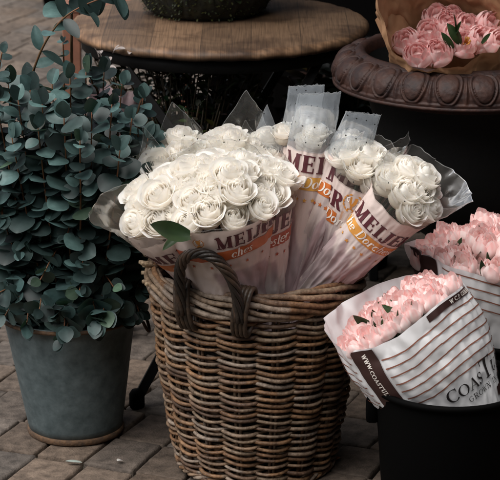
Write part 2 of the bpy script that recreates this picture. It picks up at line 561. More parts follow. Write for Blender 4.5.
tops = [Vector((TC.x + .24, 5.2, .69)), Vector((TC.x + .22, 5.62, .69)), Vector((TC.x - .22, 5.12, .69)), Vector((TC.x - .22, 5.6, .69))]
for f, t in zip(feet, tops):
    d = (t - f).normalized(); w = d.cross(Vector((0, 1, 0))).normalized(); q = w.cross(d)
    lg = MB()
    def bar(u, v):
        a = u * 4
        i = int(u * 4 + .01) % 4
        sx = (-1, 1, 1, -1)[i] * .011; sy = (-1, -1, 1, 1)[i] * .007
        return f + Vector((0, 0, .02)) + (t - f - Vector((0, 0, .02))) * v + w * sx + q * sy
    lg.grid(bar, 4, 2, close_u=True)
    lgo = lg.build('leg', M['blackmetal'], tb, smooth=False)
    ft = MB()
    ft.lathe([(0, .045), (.012, .044), (.0175, .035), (.018, .008), (.015, .001), (0, .001)], 16, cx=f.x, cy=f.y)
    ft.build('foot', M['blackplastic'], lgo)
mb = MB()
mb.tube([feet[0].lerp(tops[0], .45), feet[1].lerp(tops[1], .45)], .006, 8)
mb.build('crossbar', M['blackmetal'], tb)

# ------------------------------------------------------------------ wicker basket
BC = Vector((.012, 4.37, 0))
BH, RB, RT = .44, .158, .213
def brad(z): return RB + (RT - RB) * (z / BH) + .008 * math.sin(PI * z / BH)
bk = thing('wicker_basket', BC, 'large weathered wicker basket with a dark twisted handle, full of white roses', 'basket')
rng = random.Random(11)
PALETTE = [(.28, .205, .145), (.25, .18, .12), (.29, .17, .09), (.23, .125, .062), (.31, .25, .2), (.19, .12, .078), (.28, .19, .125), (.14, .082, .05), (.25, .14, .07)]
NST = 16
mb = MB()
row, z = 0, .014
while z < BH - .048:
    segs = NST * 14
    pal = [rng.choice(PALETTE) for _ in range(7)]
    o0 = rng.random()
    pts, cols = [], []
    rr = .0041 * rng.uniform(.82, 1.15)
    for i in range(segs):
        th = 2 * PI * i / segs
        w = math.sin(NST * th / 2 + PI * row)
        w = math.copysign(abs(w) ** .75, w)
        R = brad(z) + w * .0098 + nz(math.cos(th) * 3, math.sin(th) * 3, z * 40) * .005
        zz = z - .0028 * math.sin(NST * th / 2 + PI * row - .9) + nz(math.cos(th) * 2.2, math.sin(th) * 2.2, z * 30, 5) * .007
        pts.append((BC.x + R * math.cos(th), BC.y + R * math.sin(th), zz))
        a = pal[int((i / segs + o0) * 7) % 7]
        b = .85 + .45 * nz(i * .1, z * 90, 1)
        cols.append(tuple(x * b for x in a))
    n0 = len(mb.v)
    mb.tube(pts, rr, 6, closed=True)
    for i in range(segs):
        for e in range(6): mb.c[n0 + i * 6 + e] = cols[i]
    z += .0073 * rng.uniform(.92, 1.08)
    row += 1
wv = mb.build('woven_wall', M['wicker'], bk)
# uprights, in pairs
mb = MB()
for i in range(NST):
    for s in (-1, 1):
        th = 2 * PI * (i + .5) / NST + s * .024
        pts = []
        for j in range(9):
            zz = BH * j / 8
            R = brad(zz) - .001
            pts.append((BC.x + R * math.cos(th), BC.y + R * math.sin(th), zz))
        c = rng.choice(PALETTE)
        mb.tube(pts, .0038, 6, col=tuple(x * .8 for x in c))
mb.build('uprights', M['wicker'], bk)
# dark inside lining skin and floor
mb = MB()
mb.lathe([(0, .012), (RB - .02, .012), (RB - .013, .02), (brad(.2) - .013, .2), (brad(.36) - .013, .36), (brad(.36) - .016, .36), (brad(.2) - .016, .2), (RB - .024, .022), (0, .02)], 64, cx=BC.x, cy=BC.y)
mb.build('liner', M['soil'], bk)
# foot band
mb = MB()
for k in range(4):
    pts = []
    for i in range(160):
        th = 2 * PI * i / 160
        a = k * PI / 2 + 12 * th
        R = RB + .005 + .006 * math.cos(a)
        pts.append((BC.x + R * math.cos(th), BC.y + R * math.sin(th), .011 + .005 * math.sin(a)))
    mb.tube(pts, .0042, 6, closed=True, col=PALETTE[k * 2])
mb.build('foot_band', M['wicker'], bk)
# rolled rim of thick rods
mb = MB()
for k in range(9):
    pts, cols = [], []
    segs = 200
    pal = [rng.choice(PALETTE[:7]) for _ in range(5)]
    for i in range(segs):
        th = 2 * PI * i / segs
        a = 2 * PI * k / 9 - 2 * th
        R = RT + .003 + .011 * math.cos(a) + .004 * nz(math.cos(th) * 4, math.sin(th) * 4, k)
        zz = BH - .022 + .024 * math.sin(a) + .009 * nz(math.cos(th) * 3, math.sin(th) * 3, k)
        pts.append((BC.x + R * math.cos(th), BC.y + R * math.sin(th), zz))
        c = pal[int((i / segs) * 5)]
        b = 1.0 + .4 * nz(i * .1, k, 3)
        cols.append(tuple(x * b for x in c))
    n0 = len(mb.v)
    mb.tube(pts, .0056 * rng.uniform(.85, 1.15), 7, closed=True)
    for i in range(segs):
        for e in range(7): mb.c[n0 + i * 7 + e] = cols[i]
# frayed rod ends sticking out on the left
for k in range(9):
    th = math.radians(178 + rng.uniform(-16, 26))
    zz = BH + rng.uniform(-.03, .02)
    a = Vector((BC.x + (RT - .005) * math.cos(th), BC.y + (RT - .005) * math.sin(th), zz))
    d = Vector((math.cos(th) * .9, math.sin(th) - rng.uniform(.2, .9), rng.uniform(.1, .6))).normalized()
    mb.tube([a, a + d * .02, a + d * rng.uniform(.028, .042)], .0042, 6, col=mix3((.36, .27, .17), (.5, .4, .28), rng.random()))
mb.build('rim', M['wicker'], bk)

def basket_handle(az):
    """arched handle of twisted dark rods, standing over the rim"""
    h = MB()
    er = Vector((math.cos(az), math.sin(az), 0)); et = Vector((-math.sin(az), math.cos(az), 0))
    ctr = BC + er * (RT + .009)
    def arch(s):          # s 0..1, from low outside, up, over, down
        x = -.062 * math.cos(PI * s) * (1 + .12 * math.sin(PI * s))
        zz = BH - .04 + .15 * math.sin(PI * s) ** .72
        out = .02 + .05 * math.sin(PI * s) ** 1.2
        return ctr + et * x + er * out + Vector((0, 0, zz))
    N = 90
    for k in range(6):
        pts = []
        for i in range(N + 1):
            s = i / N
            c = arch(s); t = (arch(min(1, s + .01)) - arch(max(0, s - .01))).normalized()
            b = t.cross(er).normalized(); n2 = b.cross(t)
            a = 2 * PI * k / 6 + s * 2 * PI * 2.6
            R = .0074 * (1 + .25 * nz(s * 9, k, az))
            pts.append(c + (b * math.cos(a) + n2 * math.sin(a)) * R)
        h.tube(pts, .0046, 6, col=rng.choice([(1, 1, 1), (1.7, 1.5, 1.3), (.6, .6, .6), (2.2, 1.9, 1.6)]))
    # bindings where the handle is laced over the rim
    for s in (-1, 1):
        for k in range(4):
            off = s * .062 + (k - 1.5) * .0085
            pts = []
            for i in range(25):
                a = 2 * PI * i / 24
                pts.append(ctr + et * (off + .006 * math.sin(a) * s) + er * (-.006 + .026 * math.cos(a)) + Vector((0, 0, BH - .026 + .05 * math.sin(a))))
            h.tube(pts[:-1], .0052, 6, closed=True, col=rng.choice([(1, 1, 1), (1.5, 1.4, 1.2), (2, 1.8, 1.5)]))
    return h.build('handle', M['handle'], bk)
basket_handle(math.radians(-112))
basket_handle(math.radians(68))

# ------------------------------------------------------------------ galvanised bucket and eucalyptus
KC = PZ(76, 429, 0)
bu = thing('metal_bucket', KC, 'grey galvanised metal bucket with a rusty base rim, full of eucalyptus', 'bucket')
mb = MB()
def kr(z): return lerp(.101, .145, z / .275)
wob = lambda a, z: .012 * nz(math.cos(a) * 1.6, math.sin(a) * 1.6, z * 5, 2) + .004 * nz(math.cos(a) * 5, math.sin(a) * 5, z * 14, 3)
pf = [(.0, .012), (.097, .012)] + [(kr(z), z) for z in (.014, .03, .06, .1, .14, .18, .22, .25, .268)] + \
     [(.148, .27), (.151, .274), (.151, .279), (.147, .282), (.143, .279), (.141, .268), (.12, .14), (.098, .02), (0, .018)]
mb.lathe(pf, 96, cx=KC.x, cy=KC.y, wob=wob)
mb.v = [(x - .03 * z, y, z) for x, y, z in mb.v]
mb.build('body', M['zinc'], bu)
mb = MB()
mb.lathe([(.0985, .001), (.104, .0005), (.107, .004), (.107, .012), (.1045, .0155), (.1, .014), (.0985, .001)], 96, cx=KC.x, cy=KC.y, wob=wob)
mb.build('base_ring', M['rust'], bu)
mb = MB()
mb.tube([(KC.x + .1525 * (1 + wob(a, .276)) * math.cos(a), KC.y + .1525 * (1 + wob(a, .276)) * math.sin(a), .277) for a in [2 * PI * i / 80 for i in range(80)]], .0046, 8, closed=True)
mb.v = [(x - .03 * z, y, z) for x, y, z in mb.v]
mb.build('rim', M['rust'], bu)
for s in (-1, 1):
    mb = MB()
    mb.tube([(KC.x + s * (.154 + .012 * math.sin(PI * t)), KC.y + .03 * math.cos(PI * t), .262 - .03 * math.sin(PI * t)) for t in [i / 12 for i in range(13)]], .0035, 8)
    mb.build('handle', M['rust'], bu)

eu = thing('eucalyptus_bunch', KC + Vector((0, 0, .02)), 'bushy bunch of round blue green eucalyptus leaves in the metal bucket', 'eucalyptus')
rng = random.Random(21)

def leaf_into(mb, p, d, nrm, L, W, col, curl=.15, tip=.25):
    """one roundish cupped leaf from base p along d"""
    d = d.normalized(); s = d.cross(nrm)
    if s.length < 1e-4: s = d.orthogonal()
    s.normalize(); n = s.cross(d)
    rows = ((0, .06), (.06, .36), (.15, .66), (.28, .89), (.45, 1.0), (.62, .95), (.77, .77), (.89, .5), (.96, .28), (1.0, .05))
    base = len(mb.v)
    for (t, w) in rows:
        for k in (-1, -.5, 0, .5, 1):
            x = k * w * W * .5
            zz = curl * L * (abs(k) ** 1.5) * w * .5 - curl * L * 1.1 * t * t + (.012 * L if k == 0 else 0)
            b = 1.12 if k == 0 else (.95 if abs(k) == .5 else 1.04)
            mb.vert(p + d * (t * L) + s * x + n * zz, tuple(c * b for c in col))
    for i in range(len(rows) - 1):
        for k in range(4):
            a = base + i * 5 + k
            mb.face((a, a + 1, a + 6, a + 5))

def leafcol():
    k = rng.choice((.38, .6, .9, 1.2, 1.7, 2.3)) * rng.uniform(.85, 1.15); g = rng.random()
    c = mix3((1.0, 1.0, 1.0), (1.35, 1.25, 1.2), g)
    if rng.random() < .05: c = (1.3, 1.2, .8)
    return tuple(x * k for x in c)

def sprig(path, leafL, step, label=None, start=.12, taper=.45, wide=1.0):
    """stem with opposite round leaves; path is a list of world points"""
    st, lv = MB(), MB()
    P = [Vector(p) for p in path]
    # smooth path (catmull-rom)
    Q = []
    for i in range(len(P) - 1):
        a, b, c, d = P[max(i - 1, 0)], P[i], P[i + 1], P[min(i + 2, len(P) - 1)]
        for k in range(8):
            t = k / 8
            Q.append(.5 * ((2 * b) + (c - a) * t + (2 * a - 5 * b + 4 * c - d) * t * t + (3 * b - a - 3 * c + d) * t ** 3))
    Q.append(P[-1])
    st.tube(Q, lambda t: lerp(.0034, .0013, t), 6, col=lambda t: mix3((.8, .9, .7), (1.5, 1.1, .9), t))
    ln = [0]
    for a, b in zip(Q, Q[1:]): ln.append(ln[-1] + (b - a).length)
    tot = ln[-1]
    s = tot * start; k = 0
    leafL *= rng.uniform(.72, 1.15)
    while s < tot:
        i = next(j for j in range(1, len(ln)) if ln[j] >= s)
        f = (s - ln[i - 1]) / max(1e-9, ln[i] - ln[i - 1])
        p = Q[i - 1].lerp(Q[i], f); t = (Q[i] - Q[i - 1]).normalized()
        a0 = k * PI / 2 + rng.uniform(-.5, .5)
        u = t.orthogonal().normalized(); w = t.cross(u)
        sc_ = lerp(1.0, taper, (s / tot) ** 2.2) * rng.uniform(.82, 1.15)
        for q in (0, PI):
            dr = u * math.cos(a0 + q) + w * math.sin(a0 + q)
            d = (dr + t * rng.uniform(.15, .75) + Vector((rng.uniform(-.35, .35), rng.uniform(-.35, .35), rng.uniform(-.4, .3)))).normalized()
            nr = (t * rng.uniform(.5, 1) + dr * rng.uniform(-.3, .15) + Vector((rng.uniform(-.5, .3), rng.uniform(-.9, .1), rng.uniform(.1, .5)))).normalized()
            L = leafL * sc_ * rng.uniform(.9, 1.1)
            leaf_into(lv, p + dr * .002, d, nr, L, L * rng.uniform(.92, 1.12) * wide, leafcol(), rng.uniform(.02, .22))
        s += step * rng.uniform(.8, 1.2) * lerp(1, .7, s / tot); k += 1
    # tip leaves
    for q in range(2):
        dr = (P[-1] - P[-2]).normalized() + Vector((rng.uniform(-.5, .5), rng.uniform(-.5, .5), rng.uniform(-.2, .4)))
        leaf_into(lv, P[-1], dr, Vector((rng.uniform(-.5, .5), -.5, .6)), leafL * taper, leafL * taper * .8, leafcol(), .1)
    so = st.build('stem', M['stem'], eu)
    lo = lv.build('leaves', M['leaf'], so)
    return so

mouth = KC + Vector((0, 0, .262))
LEAF = .062
NS = 62
for i in range(NS):
    f = (i + .5) / NS
    az = i * 2.39996 + rng.uniform(-.3, .3)
    if math.sin(az) > .3 and rng.random() < .6: az = -az          # more growth towards the light and the front
    el = math.radians(lerp(88, -12, f ** .85))
    R = rng.uniform(.8, 1.06)
    hx = math.cos(az) * math.cos(el)
    tip = mouth + Vector((hx * (.185 if hx > 0 else .235) * R + .0, math.sin(az) * math.cos(el) * .2 * R, (.12 + math.sin(el) * (.30 if el > 0 else .6) * R)))
    r0 = rng.uniform(.01, .09)
    p0 = KC + Vector((math.cos(az) * .03, math.sin(az) * .03, .04))
    p1 = mouth + Vector((math.cos(az) * r0, math.sin(az) * r0, .0))
    p2 = p1.lerp(tip, .55) + Vector((rng.uniform(-.04, .04), rng.uniform(-.03, .03), .06 * math.cos(el) + .01))
    if el < 1.1 and rng.random() < .75:         # many sprigs nod outwards, so that we look onto their tips
        o_ = Vector((math.cos(az) * .07 + rng.uniform(-.04, .04), math.sin(az) * .09, rng.uniform(-.03, .05)))
        p2 = tip - o_ + Vector((0, 0, .02))
    L = (tip - p1).length
    sprig([p0, p1, p2, tip], LEAF, .034, start=min(.75, .22 / (L + .22) + .08), taper=.55)
# short low sprigs spilling over the front rim
for i in range(18):
    az = math.radians(lerp(-185, 5, i / 17) + rng.uniform(-8, 8))
    p1 = mouth + Vector((math.cos(az) * .09, math.sin(az) * .09, .01))
    p2 = mouth + Vector((math.cos(az) * .135, math.sin(az) * .14, .075 + rng.uniform(-.01, .03)))
    tip = mouth + Vector((math.cos(az) * rng.uniform(.14, .18), math.sin(az) * .185, rng.uniform(.035, .1)))
    sprig([KC + Vector((math.cos(az) * .05, math.sin(az) * .05, .05)), p1, p2, tip], LEAF, .026, start=.6, taper=.65)
# the long arched spray rising over the table on the left, and loose tall ones
def at(px, py, Y): return PX(px, py, Y)
sprig([mouth + Vector((-.04, .02, -.05)), at(26, 120, 4.5), at(31, 80, 4.48), at(44, 45, 4.45), at(64, 18, 4.42), at(92, 2, 4.4), at(125, -8, 4.38)], .066, .06, start=.58, taper=.95, wide=.5)
sprig([mouth + Vector((.0, .02, -.05)), at(72, 5, 4.5), at(88, -15, 4.46), at(118, -12, 4.44)], .075, .03, start=.8, taper=.9, wide=.75)
sprig([mouth + Vector((.02, .0, -.05)), at(66, 130, 4.5), at(64, 70, 4.5), at(63, 42, 4.5)], .036, .05, start=.6)
sprig([mouth + Vector((-.08, .0, -.05)), at(-10, 130, 4.45), at(-4, 90, 4.42), at(2, 52, 4.4)], .06, .036, start=.5)
sprig([mouth + Vector((.05, .02, -.05)), at(100, 120, 4.5), at(92, 82, 4.48), at(90, 62, 4.47)], .042, .034, start=.5)
for (px, py, Y) in ((104, 72, 4.5), (122, 84, 4.46), (143, 98, 4.5), (86, 72, 4.46), (70, 78, 4.42), (52, 84, 4.44), (30, 90, 4.42), (8, 84, 4.45), (18, 100, 4.38), (42, 104, 4.36), (-4, 100, 4.4), (132, 118, 4.38), (112, 104, 4.36),
                    (148, 138, 4.42), (92, 112, 4.34), (64, 118, 4.32), (38, 128, 4.34), (12, 138, 4.36), (146, 176, 4.38), (-8, 120, 4.5), (-12, 170, 4.4), (80, 140, 4.28), (120, 150, 4.3)):
    t_ = at(px, py, Y)
    b_ = mouth + Vector(((t_.x - mouth.x) * .4, (t_.y - mouth.y) * .3, -.01))
    sprig([KC + Vector((0, 0, .05)), b_, b_.lerp(t_, .55) + Vector(((t_.x - b_.x) * .1, 0, .02)), t_], LEAF, .034, start=.5, taper=.6)
sprig([mouth + Vector((.09, .03, -.05)), at(135, 130, 4.5), at(146, 95, 4.52)], .046, .034, start=.5)

# ------------------------------------------------------------------ flower heads
def petal(mb, a0, r, H, wid, curl, lean, edgec, basec, rng, roll=0.0, pink=None, point=.0, nu=12, nv=9, shut=0.0):
    sd = rng.random() * 50
    def ev(u, v):
        s = u * 2 - 1; t = v
        wt = (math.sin(PI * min(1, .16 + .62 * t)) ** .7)
        if t > .7: wt *= 1 - (.12 + point) * ((t - .7) / .3) ** 2
        a = a0 + s * wid * wt * (1 + shut * .9 * max(0, t - .55))
        rad = r * (.30 + .70 * smooth(t * 1.55)) + lean * t * t
        rad += roll * s * .0035 + curl * max(0, t - .62) ** 2 * 3.2 * (1 - .3 * abs(s))
        top = 1 - (.12 + point) * abs(s) ** 2.2
        z = H * t * top - curl * max(0, t - .72) ** 2 * 2.6
        k = .0017 * nz(s * 1.5, t * 1.7, sd) + .0002 * nz(s * 4, t * 4, sd) * t
        rad += k * 1.6 - shut * r * max(0, t - .55) * 1.6
        return (rad * math.cos(a), rad * math.sin(a), z + k)
    def cf(u, v):
        s = abs(u * 2 - 1)
        c = mix3(basec, edgec, smooth(v * 1.1))
        if pink is not None:
            n = .5 + .9 * nz((u * 2 - 1) * 5, v * 1.2, sd)
            w = max(0, min(1, (.25 + .75 * max(v, s * .8)) * n))
            c = mix3(c, pink, w)
        return c
    mb.grid(ev, nu, nv, 0, cf)

def rose_mesh(seed, openn=1.0, edgec=(1, 1, 1), basec=(.98, .91, .81), pink=None, name='rose'):
    rng = random.Random(seed)
    mb = MB()
    # (count, radius, height, half width, curl, lean): a tight rounded bud of overlapping petals
    L = [(2, .0050, .053, 2.0, .0, 0), (3, .0095, .054, 1.5, .001, 0), (3, .0145, .054, 1.4, .003, 0),
         (3, .0195, .053, 1.35, .006, .0), (4, .024, .052, 1.12, .008, .0), (4, .028, .050, 1.12, .011, .0008), (4, .031, .047, 1.1, .015, .0015)]
    a = rng.random() * 6
    for li, (n, r, H, w, c, le) in enumerate(L):
        for k in range(n):
            o = openn
            petal(mb, a + 2 * PI * k / n + rng.uniform(-.15, .15), r * (1 + .12 * (o - 1) * li / 3), H * rng.uniform(.94, 1.05), w * rng.uniform(.9, 1.1),
                  c * rng.uniform(.6, 1.4) * o, le * rng.uniform(.5, 1.5) * o, tuple(x * (1 - .01 * (6 - li)) for x in edgec), basec, rng, roll=rng.choice((1, .6)), pink=pink, shut=(.75, .62, .52, .42, .3, .18, .06)[li] / max(.6, o))
        a += 2.4
    # closed base so that no gap shows between the petals
    mb.lathe([(.0, -.012), (.012, -.010), (.024, 0), (.03, .012), (.026, .024), (.012, .03), (0, .03)], 20, col=lambda u, v: basec)
    return mb.mesh(name, [M['rose'] if pink is None else M['tulip']])

def tulip_mesh(seed, openn=0.0, dbl=False, pink=(.9, .5, .48), edge=(.97, .91, .89), base=(.96, .93, .89)):
    rng = random.Random(seed)
    mb = MB()
    L = [(3, .012, .052, 1.15, 0), (3, .0185, .055, 1.05, .002), (4, .0235, .052, .85, .004)]
    if dbl: L += [(4, .028, .046, .72, .008)]
    a = rng.random() * 6
    for (n, r, H, w, le) in L:
        for k in range(n):
            sd = rng.random() * 40
            a0 = a + 2 * PI * k / n + rng.uniform(-.15, .15)
            Hh = H * rng.uniform(.9, 1.06); op = openn + rng.uniform(-.05, .15); rr = r
            def ev(u, v):
                s = u * 2 - 1
                wt = math.sin(PI * min(.5, .1 + .62 * v))
                x = a0 + s * w * wt
                rad = rr * (.3 + 1.0 * math.sin(PI * (.06 + .76 * v)) ) * (1 - .25 * v * (1 - op)) + le * v * v + op * .012 * v ** 3
                kx = .0022 * nz(s * 3, v * 3, sd)
                z = Hh * v * (1 - .30 * abs(s) ** 2.4 * v) + kx
                return ((rad + kx) * math.cos(x), (rad + kx) * math.sin(x), z)
            def cf(u, v):
                s = abs(u * 2 - 1)
                n_ = .5 + 1.0 * nz((u * 2 - 1) * 6, v * 1.4, sd)
                return mix3(mix3(base, edge, v), pink, max(0, min(.85, (.1 + .75 * max(v ** 1.5, s * s * .7)) * n_ * 1.25)))
            mb.grid(ev, 10, 10, 0, cf)
        a += 1.1
    mb.lathe([(0, -.006), (.008, -.004), (.018, .006), (.02, .018), (.01, .028), (0, .03)], 16, col=lambda u, v: base)
    return mb.mesh('tulip', [M['tulip']])

ROSES = [rose_mesh(100 + k, (.75, 1.0, 1.25, 1.0, .9, 1.1)[k]) for k in range(6)]
TULIPS = [tulip_mesh(200 + k, (.0, .12, .25, .05, .35)[k], k == 4) for k in range(5)]
PEONY = [tulip_mesh(300 + k, (.15, .3, .42, .25)[k], True, (.88, .45, .45), (.97, .87, .85), (.92, .72, .69)) for k in range(4)]

def blade_mesh(L, W, bend, seed):
    mb = MB()
    def ev(u, v):
        s = u * 2 - 1
        w = W * math.sin(PI * min(1, .12 + .88 * v)) ** .8 * .5 if v < 1 else 0
        return (s * w, bend * L * v * v + abs(s) * w * .5, L * v)
    mb.grid(ev, 4, 10, 0, lambda u, v: mix3((.9, .9, .9), (1.3, 1.2, 1.0), v * abs(u * 2 - 1)))
    return mb.mesh('leaf', [M['green']])
BLADES = [blade_mesh(.075, .026, .3, 1), blade_mesh(.06, .02, .15, 2), blade_mesh(.085, .04, .5, 3)]

# ------------------------------------------------------------------ lettering: strokes drawn as ribbons and laid on curved sheets
def A_(cx, cy, rx, ry, a0, a1, tn, th, n=14):
    P, W = [], []
    for i in range(n + 1):
        a = math.radians(lerp(a0, a1, i / n))
        P.append((cx + rx * math.cos(a), cy + ry * math.sin(a)))
        W.append(tn + (th - tn) * abs(math.cos(a)) ** 1.3)
    return (P, W)

def L_(x0, y0, x1, y1, w): return ([(x0, y0), (x1, y1)], [w, w])

def glyph(ch, th, tn):
    """strokes and advance of one letter, cap height 1"""
    h = th / 2; t2 = tn / 2
    S = lambda x, y, w: L_(x - w / 2, y, x + w / 2, y, tn)
    if ch == 'M':
        return [L_(.16, 0, .16, 1, tn * 1.2), L_(.14, 1, .5, .0, th), L_(.5, 0, .86, 1, tn), L_(.88, 0, .88, 1, th), S(.16, t2, .34), S(.88, t2, .4), S(.1, 1 - t2, .24), S(.92, 1 - t2, .3)], 1.1
    if ch == 'E':
        return [L_(.2, 0, .2, 1, th), S(.36, t2, .7), S(.36, 1 - t2, .7), S(.38, .52, .4), L_(.68, 0, .68, .3, tn), L_(.66, .72, .66, 1, tn), L_(.56, .4, .56, .64, tn)], .8
    if ch == 'I':
        return [L_(.22, 0, .22, 1, th), S(.22, t2, .44), S(.22, 1 - t2, .44)], .46
    if ch == 'J':
        return [L_(.42, .22, .42, 1, th), S(.42, 1 - t2, .44), A_(.24, .2, .18, .24, 0, -150, tn, th), A_(.12, .12, .05, .05, 0, 340, th * .4, th * .4, 8)], .66
    if ch == 'R':
        return [L_(.2, 0, .2, 1, th), S(.2, t2, .42), S(.24, 1 - t2, .46), S(.34, .5, .26), A_(.42, .75, .22, .25 - t2, 90, -90, tn, th), L_(.44, .5, .72, .06, th * .9), S(.76, t2, .24)], .88
    if ch == 'D':
        return [L_(.2, 0, .2, 1, th), S(.26, t2, .5), S(.26, 1 - t2, .5), A_(.42, .5, .36, .5 - t2, 90, -90, tn, th)], .9
    if ch == 'T':
        return [L_(.42, 0, .42, 1, th), S(.42, t2, .36), S(.42, 1 - t2, .84), L_(.04, .76, .04, 1, tn), L_(.8, .76, .8, 1, tn)], .86
    if ch == 'C':
        return [A_(.46, .5, .4, .5 - t2, 48, 318, tn, th), L_(.75, .68, .75, .98, tn)], .84
    if ch == 'O':
        return [A_(.48, .5, .42, .5 - t2, 0, 360, tn, th, 26)], .98
    if ch == 'A':
        return [L_(.12, 0, .44, 1, tn), L_(.44, 1, .76, 0, th), L_(.24, .33, .62, .33, tn), S(.12, t2, .26), S(.78, t2, .32)], .9
    if ch == 'S':
        return [A_(.3, .74, .22, .26 - t2, 30, 190, tn, th * .8), ([(.085, .72), (.18, .58), (.42, .44), (.53, .28)], [th * .7, th, th, th * .7]), A_(.3, .27, .23, .27 - t2, 0, -165, tn, th * .8), L_(.5, .72, .5, .98, tn), L_(.08, .02, .08, .3, tn)], .62
    if ch == 'U':
        return [L_(.2, .32, .2, 1, th), L_(.72, .32, .72, 1, tn), A_(.46, .32, .26, .32 - t2, 180, 360, tn, th), S(.2, 1 - t2, .4), S(.72, 1 - t2, .32)], .94
    if ch == 'L':
        return [L_(.2, 0, .2, 1, th), S(.36, t2, .7), S(.2, 1 - t2, .4), L_(.68, 0, .68, .3, tn)], .76
    if ch == 'P':
        return [L_(.2, 0, .2, 1, th), S(.2, t2, .42), S(.26, 1 - t2, .5), S(.34, .46, .26), A_(.42, .73, .23, .27 - t2, 90, -90, tn, th)], .74
    if ch == 'G':
        return [A_(.46, .5, .4, .5 - t2, 48, 320, tn, th), L_(.76, .05, .76, .42, th), S(.72, .42, .34), L_(.75, .7, .75, .98, tn)], .96
    if ch == 'N':
        return [L_(.16, 0, .16, 1, tn), L_(.16, 1, .74, 0, th), L_(.74, 0, .74, 1, tn), S(.14, t2, .3), S(.76, 1 - t2, .3), S(.1, 1 - t2, .2)], .92
    if ch == 'W':
        return [L_(.08, 1, .32, 0, th), L_(.32, 0, .54, .9, tn), L_(.52, .95, .76, 0, th), L_(.76, 0, 1.0, 1, tn), S(.08, 1 - t2, .28), S(1.0, 1 - t2, .24), S(.5, 1 - t2, .24)], 1.1
    x = .62                       # lower-case letters
    if ch == 'h':
        return [L_(.14, 0, .14, 1.02, th), A_(.34, x - .22, .18, .22, 180, 0, tn, th), L_(.52, .0, .52, x - .2, th), S(.14, t2, .26), S(.54, t2, .24), S(.08, 1 - t2, .14)], .7
    if ch == 'e':
        return [A_(.3, x / 2, .22, x / 2 - t2, 0, 315, tn, th), S(.3, x * .52, .42)], .6
    if ch == 'o':
        return [A_(.3, x / 2, .22, x / 2 - t2, 0, 360, tn, th, 20)], .62
    if ch == 'r':
        return [L_(.14, 0, .14, x, th), A_(.3, x - .2, .16, .18, 170, 40, tn, th), S(.14, t2, .26), A_(.42, x - .12, .03, .03, 0, 340, th * .5, th * .5, 8)], .52
    if ch == 'c':
        return [A_(.3, x / 2, .22, x / 2 - t2, 45, 315, tn, th), A_(.44, x - .14, .03, .03, 0, 340, th * .4, th * .4, 8)], .54
    if ch == 's':
        return [A_(.2, .47, .13, .13, 20, 200, tn, th * .7), ([(.075, .44), (.2, .33), (.33, .2)], [th * .6, th, th * .6]), A_(.2, .15, .14, .14, 10, -165, tn, th * .7)], .42
    if ch == 't':
        return [L_(.18, .12, .18, .86, th), S(.2, x - t2, .36), A_(.28, .14, .1, .13, 180, 320, tn, th)], .42
    if ch == '.':
        return [L_(.1, 0, .1, .14, .14)], .26
    return [], .4

def text_strokes(text, h, th=.22, tn=.075, slant=0.0, space=.08, sizes=None):
    """list of (points, widths) in metres with the baseline at y = 0, and the total length"""
    out, x = [], 0.0
    for i, ch in enumerate(text):
        k = h * (sizes[i] if sizes else 1.0)
        g, adv = glyph(ch, th, tn)
        for P, W in g:
            out.append(([(x + (px + slant * py) * k, py * k) for px, py in P], [w * k for w in W]))
        x += (adv + space) * k
    return out, x

def lay(mb, strokes, mapf, m, step=.003, lift=.0):
    """turn strokes into ribbons; mapf(x, y, offset) gives the point on the sheet"""
    for si, (P, W) in enumerate(strokes):
        R, V = [], []
        for i in range(len(P) - 1):
            d = math.dist(P[i], P[i + 1]); n = max(1, int(d / step))
            for k in range(n):
                t = k / n
                R.append((lerp(P[i][0], P[i + 1][0], t), lerp(P[i][1], P[i + 1][1], t))); V.append(lerp(W[i], W[i + 1], t))
        R.append(P[-1]); V.append(W[-1])
        base = len(mb.v)
        off = lift + (si % 7) * .00003
        for i, (x, y) in enumerate(R):
            a = R[max(0, i - 1)]; b = R[min(len(R) - 1, i + 1)]
            dx, dy = b[0] - a[0], b[1] - a[1]; l = math.hypot(dx, dy) or 1
            nx, ny = -dy / l, dx / l
            for k in (-.5, 0, .5):
                mb.vert(mapf(x + nx * V[i] * k, y + ny * V[i] * k, off))
        for i in range(len(R) - 1):
            for k in range(2):
                q = base + i * 3 + k
                mb.face((q, q + 1, q + 4, q + 3), m)

def star_into(mb, mapf, x, y, r, m, off, col=(1, 1, 1)):
    c = mb.vert(mapf(x, y, off), col)
    ring = []
    for k in range(10):
        a = PI / 2 + k * PI / 5; q = r if k % 2 == 0 else r * .42
        ring.append(mb.vert(mapf(x + q * math.cos(a), y + q * math.sin(a), off), col))
    for k in range(10): mb.face((c, ring[k], ring[(k + 1) % 10]), m)

def patch_into(mb, mapf, x0, x1, y0, y1, m, off, col=lambda u, v: (1, 1, 1), nx=40, ny=8):
    mb.grid(lambda u, v: mapf(lerp(x0, x1, u), lerp(y0(u) if callable(y0) else y0, y1(u) if callable(y1) else y1, v), off), nx, ny, m, col)

ORA, GOLD, RED = (.52, .14, .03), (.62, .33, .07), (.36, .07, .03)


